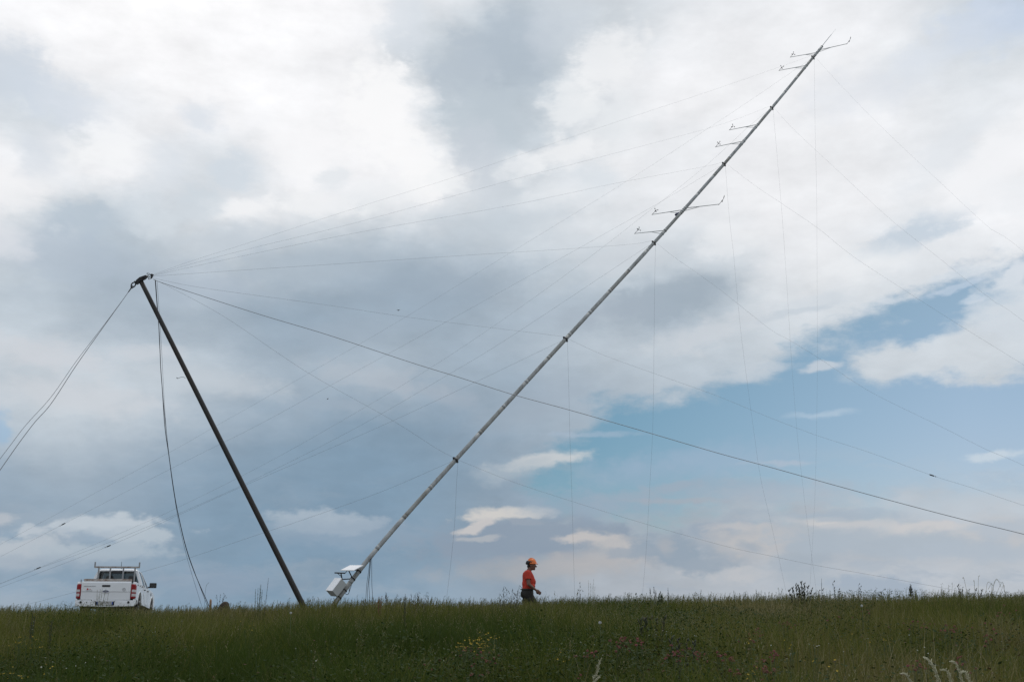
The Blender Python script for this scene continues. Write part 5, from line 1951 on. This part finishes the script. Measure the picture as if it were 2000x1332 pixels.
spike_plant([(1788, 1152, 2), (1789.5, 1156, 0)], 18.6, "short green twin spike just right of the dark cone-shaped one", m_gweed, m_gweed, 1788, .022, .30, 60, "dock_plant", .005)
oat_plant([(1677, 1141, 2), (1676, 1150, 0)], 18.4, "thin weed with a few small dark buds on the skyline between two dark spikes", m_dweed, m_dweed, 1677, .035, 7, 0, "weed_stalk", .03)
oat_plant([(1723, 1153, 5), (1717, 1157, -3)], 18.5, "low weed with flat dark buds left of the dark cone-shaped spike", m_dweed, m_dweed, 1720, .032, 8, 0, "weed_stalk", .05)
arching_plant([(1900, 1886, 1131, 1884, 1128), (1904, 1911, 1130, 1913, 1124), (1908, 1925, 1138, 1936, 1143), (1912, 1940, 1134, 1951, 1137), (1918, 1948, 1131, 1958, 1146), (1915, 1957, 1137, 1962, 1156), (1903, 1907, 1140, 1906, 1133), (1922, 1935, 1140, 1928, 1150), (1925, 1958, 1143, 1961, 1162)], 17.8,
              "fine pale grass tuft bending over at the top, far right on the skyline", m_straw, m_straw, 1912)
leafy_plant([(1871, 1144, -8), (1880, 1148, 6), (1893, 1152, 14), (1907, 1150, 20), (1919, 1152, 26), (1874, 1154, -6)], 18.0,
            "twiggy dark weed with small leaves at the foot of the pale arching grass", m_dweed, m_dweed, 1890, .048, 13)
spike_plant([(1888.5, 1150, 1), (1838, 1150, 0)], 18.6, "pair of thin plain stalks between the cone-shaped spike and the arching grass", m_gweed, m_gweed, 1860, .010, .25, 40)
spike_plant([(504, 1148, -2), (508.5, 1141, -1), (510, 1141, 1), (512.5, 1151, 2), (499, 1150, -3)], 17.5, "clump of tall upright dark grass stalks against the sky left of the lifting pole", m_gweed, m_gweed, 508, .011, .42, 70, "grass_stalk")
spike_plant([(524.5, 1128, 6)], 17.4, "single tallest grass stalk leaning right beside the upright clump", m_dweed, m_dweed, 522, .009, .45, 60, "grass_stalk")
spike_plant([(754, 1156.5, 0)], 18.6, "short dark knobbly spike right of the mast foot", m_dweed, m_dweed, 754, .022, .22, 70, "dock_plant")
spike_plant([(791.5, 1159, 0)], 15.5, "dark leafy spike reaching from the grass over the skyline between mast and person", m_dweed, m_dweed, 791, .022, .75, 170, "dock_plant", .006)
oat_plant([(803, 1160, -4), (812, 1158, 2), (817, 1156, 6)], 18.3, "nodding oat-like grass with dark grains, left one of the pair right of the mast", m_dweed, m_dweed, 808, .030, 10)
oat_plant([(833, 1156, 6), (828, 1162, 0)], 18.3, "sparse nodding oat-like grass, right one of the pair right of the mast", m_dweed, m_dweed, 829, .030, 7)
oat_plant([(983, 1146, -4), (990, 1150, 0), (1001, 1150, 6), (1014, 1143, 10), (1006, 1158, 4), (975, 1160, -6), (1011, 1156, 6)], 17.8, "bushy oat-like grass with dark grains just behind the walking person", m_dweed, m_dweed, 995, .030, 12, .1, "oat_grass", .06)
oat_plant([(1133, 1136, 3), (1128, 1150, -3)], 18.2, "very thin stalk with four loose dark grains right of the person", m_dweed, m_dweed, 1131, .030, 5, .1, "oat_grass", .05)
spike_plant([(1149, 1133, -2), (1153, 1138, -1), (1156.5, 1141, 1), (1159.5, 1130, 2), (1162, 1145, 3)], 18.8, "group of faint pale upright grass stalks right of the person", m_straw, m_straw, 1155, .006, .40, 40, "grass_stalk", .0022)
spike_plant([(1269.5, 1147, -2), (1277, 1146, -3), (1281, 1152, 3)], 18.4, "three short dark seed heads close together on the middle skyline", m_dweed, m_dweed, 1275, .014, .16, 50, "grass_stalk")
spike_plant([(1290, 1154, 0), (1293, 1158, 3), (1286, 1160, -3)], 18.6, "bushy green weed on the middle skyline left of a dark spike", m_gweed, m_gweed, 1290, .030, .3, 70, "dock_plant")
spike_plant([(1304.5, 1147, 0)], 18.3, "single dark pointed spike on the middle skyline", m_dweed, m_dweed, 1304, .014, .3, 70, "grass_stalk")
spike_plant([(1455, 1155, 1), (1477, 1151, 1), (1494, 1156, 0), (1433, 1153, -6)], 18.7, "loose row of small thin spikes left of the dense dark leafy weed", m_gweed, m_gweed, 1465, .010, .2, 50, "grass_stalk")
oat_plant([(424, 1164, -3), (430, 1163, 0), (436, 1166, 3), (438, 1160, 5)], 19.0, "thin weed with flat dark seed tops standing before the brown hump", m_dweed, m_dweed, 432, .026, 9, 0, "weed_stalk", .05)
spike_plant([(190, 1152, -6), (196, 1150, 0), (200, 1149, 4), (207, 1148, 12), (192, 1162, -2), (212, 1158, 8)], 16.0, "wispy brownish grass tuft standing in front of the truck's tailgate", m_straw, m_gweed, 199, .008, .35, 46, "grass_stalk", .003)
spike_plant([(64.5, 1195, 0), (68, 1203, 2)], 13.0, "dark upright dock spike in the grass left of the truck", m_dweed, m_dweed, 65, .020, .8, 140, "dock_plant", .006)
spike_plant([(102, 1212, 0), (98, 1220, -2)], 11.5, "smaller dark dock spike in the grass below the truck's left corner", m_dweed, m_dweed, 101, .018, .8, 120, "dock_plant", .006)
leafy_plant([(739, 1168, -3), (745, 1166, 3)], 18.4, "small red-leaved weed on the skyline right of the mast foot", m_redw, m_redw, 742, .040, 10)
arching_plant([(399, 402, 1146, 408, 1137)], 24.0, "single curved grass blade beside the hanging ropes", m_gweed, m_gweed, 400)
leafy_plant([(1260, 1212, -8), (1270, 1209, 0), (1282, 1211, 8), (1296, 1213, 14), (1250, 1216, -12)], 10.2, "dark broad-leaved thistle-like weed in the grass right of the dandelion clock", m_dweed, m_dweed, 1270, .070, 16)
leafy_plant([(1310, 1252, -8), (1325, 1250, 0), (1342, 1252, 8), (1356, 1255, 10)], 7.8, "dark leafy clump above the reddish clover in the foreground", m_dweed, m_dweed, 1333, .050, 16)

# pale drooping seed heads in the near foreground
m_pale = mat("pale_seed_head", (.58, .56, .40), .8, noise=(60, .8, (.34, .33, .20), (1, 1, 1)))


def seed_head(curve, zd, label, group, big=1.0):
    pts = [P(x, y, zd) for x, y in curve]
    b0 = pts[-1]
    root = Vector((b0.x + .05, b0.y, gh(b0.x, b0.y)))
    o = thing("grass_seed_head", root, label, "grass head", group)
    line = catmull(pts + [b0.lerp(root, .5) + Vector((.01, 0, 0)), root], 10)
    MB().tube(line, .0018, 5).build("stem", m_straw, o, o)
    h_ = MB()
    seg = line[:10 * (len(pts) - 1)]
    n = len(seg)
    for k in range(n - 1):
        d = (seg[k] - seg[k + 1]).normalized()
        f = k / n
        tp_ = min(1, .18 + 1.6 * f)
        lump = .45 + .55 * abs(math.sin(k * .85))          # spikelets sit in tiers along the stalk
        for j in range(4):
            q = seg[k].lerp(seg[k + 1], random.random())
            a = random.uniform(0, 6.28)
            s_ = Vector((math.cos(a), math.sin(a) * .6, math.sin(a)))
            wd = .0105 * big * tp_ * lump
            bud(h_, q + s_ * wd * random.uniform(.1, .8), d * 1.0 + s_ * .30, (.007 + .007 * random.random()) * big * (.5 + .5 * tp_), .0014 * big)
        if k % 5 == 2 and f > .15:
            s_ = Vector((random.choice((-1, 1)), random.uniform(-.4, .4), random.uniform(-.2, .3)))
            for j in range(3):
                bud(h_, seg[k] + (d * .6 + s_ * .7) * (.005 * j * big), d + s_ * .8, .013 * big, .0016 * big)
    h_.build("spikelet", m_pale, o, o)


FG = "pale seed heads in the lower right foreground"
seed_head([(1759, 1315), (1766, 1314.5), (1773, 1320), (1779, 1332), (1783, 1348)], 5.4, "small pale grass head bending left, leftmost of the lower right group", FG, .8)
seed_head([(1804.5, 1283), (1812, 1287), (1820, 1297), (1827, 1310), (1834, 1330), (1840, 1350)], 5.3, "largest pale grass head bending left in the lower right foreground", FG, 1.15)
seed_head([(1838, 1308), (1846, 1308), (1853, 1316), (1857, 1329), (1859, 1350)], 5.4, "fluffy pale grass head between the two tall ones in the lower right", FG, .9)
seed_head([(1856, 1291), (1864, 1292), (1871, 1302), (1875, 1315), (1879, 1332), (1882, 1350)], 5.5, "second tallest pale grass head, with reddish clover behind its tip", FG, .95)
seed_head([(1875, 1313), (1883, 1311), (1889, 1318), (1893, 1332), (1894, 1350)], 5.3, "thick pale grass head hooked to the left, rightmost of the lower right group", FG, 1.0)
seed_head([(1175, 1284.5), (1170, 1295), (1167.5, 1306), (1164, 1318), (1160, 1335)], 5.6, "slender pale grass head leaning right in the middle foreground", "pale seed heads in the middle foreground", .75)
seed_head([(1171, 1320), (1166, 1325), (1161, 1332), (1157, 1345)], 5.5, "tip of a pale grass head at the very bottom, below the slender one", "pale seed heads in the middle foreground", .7)
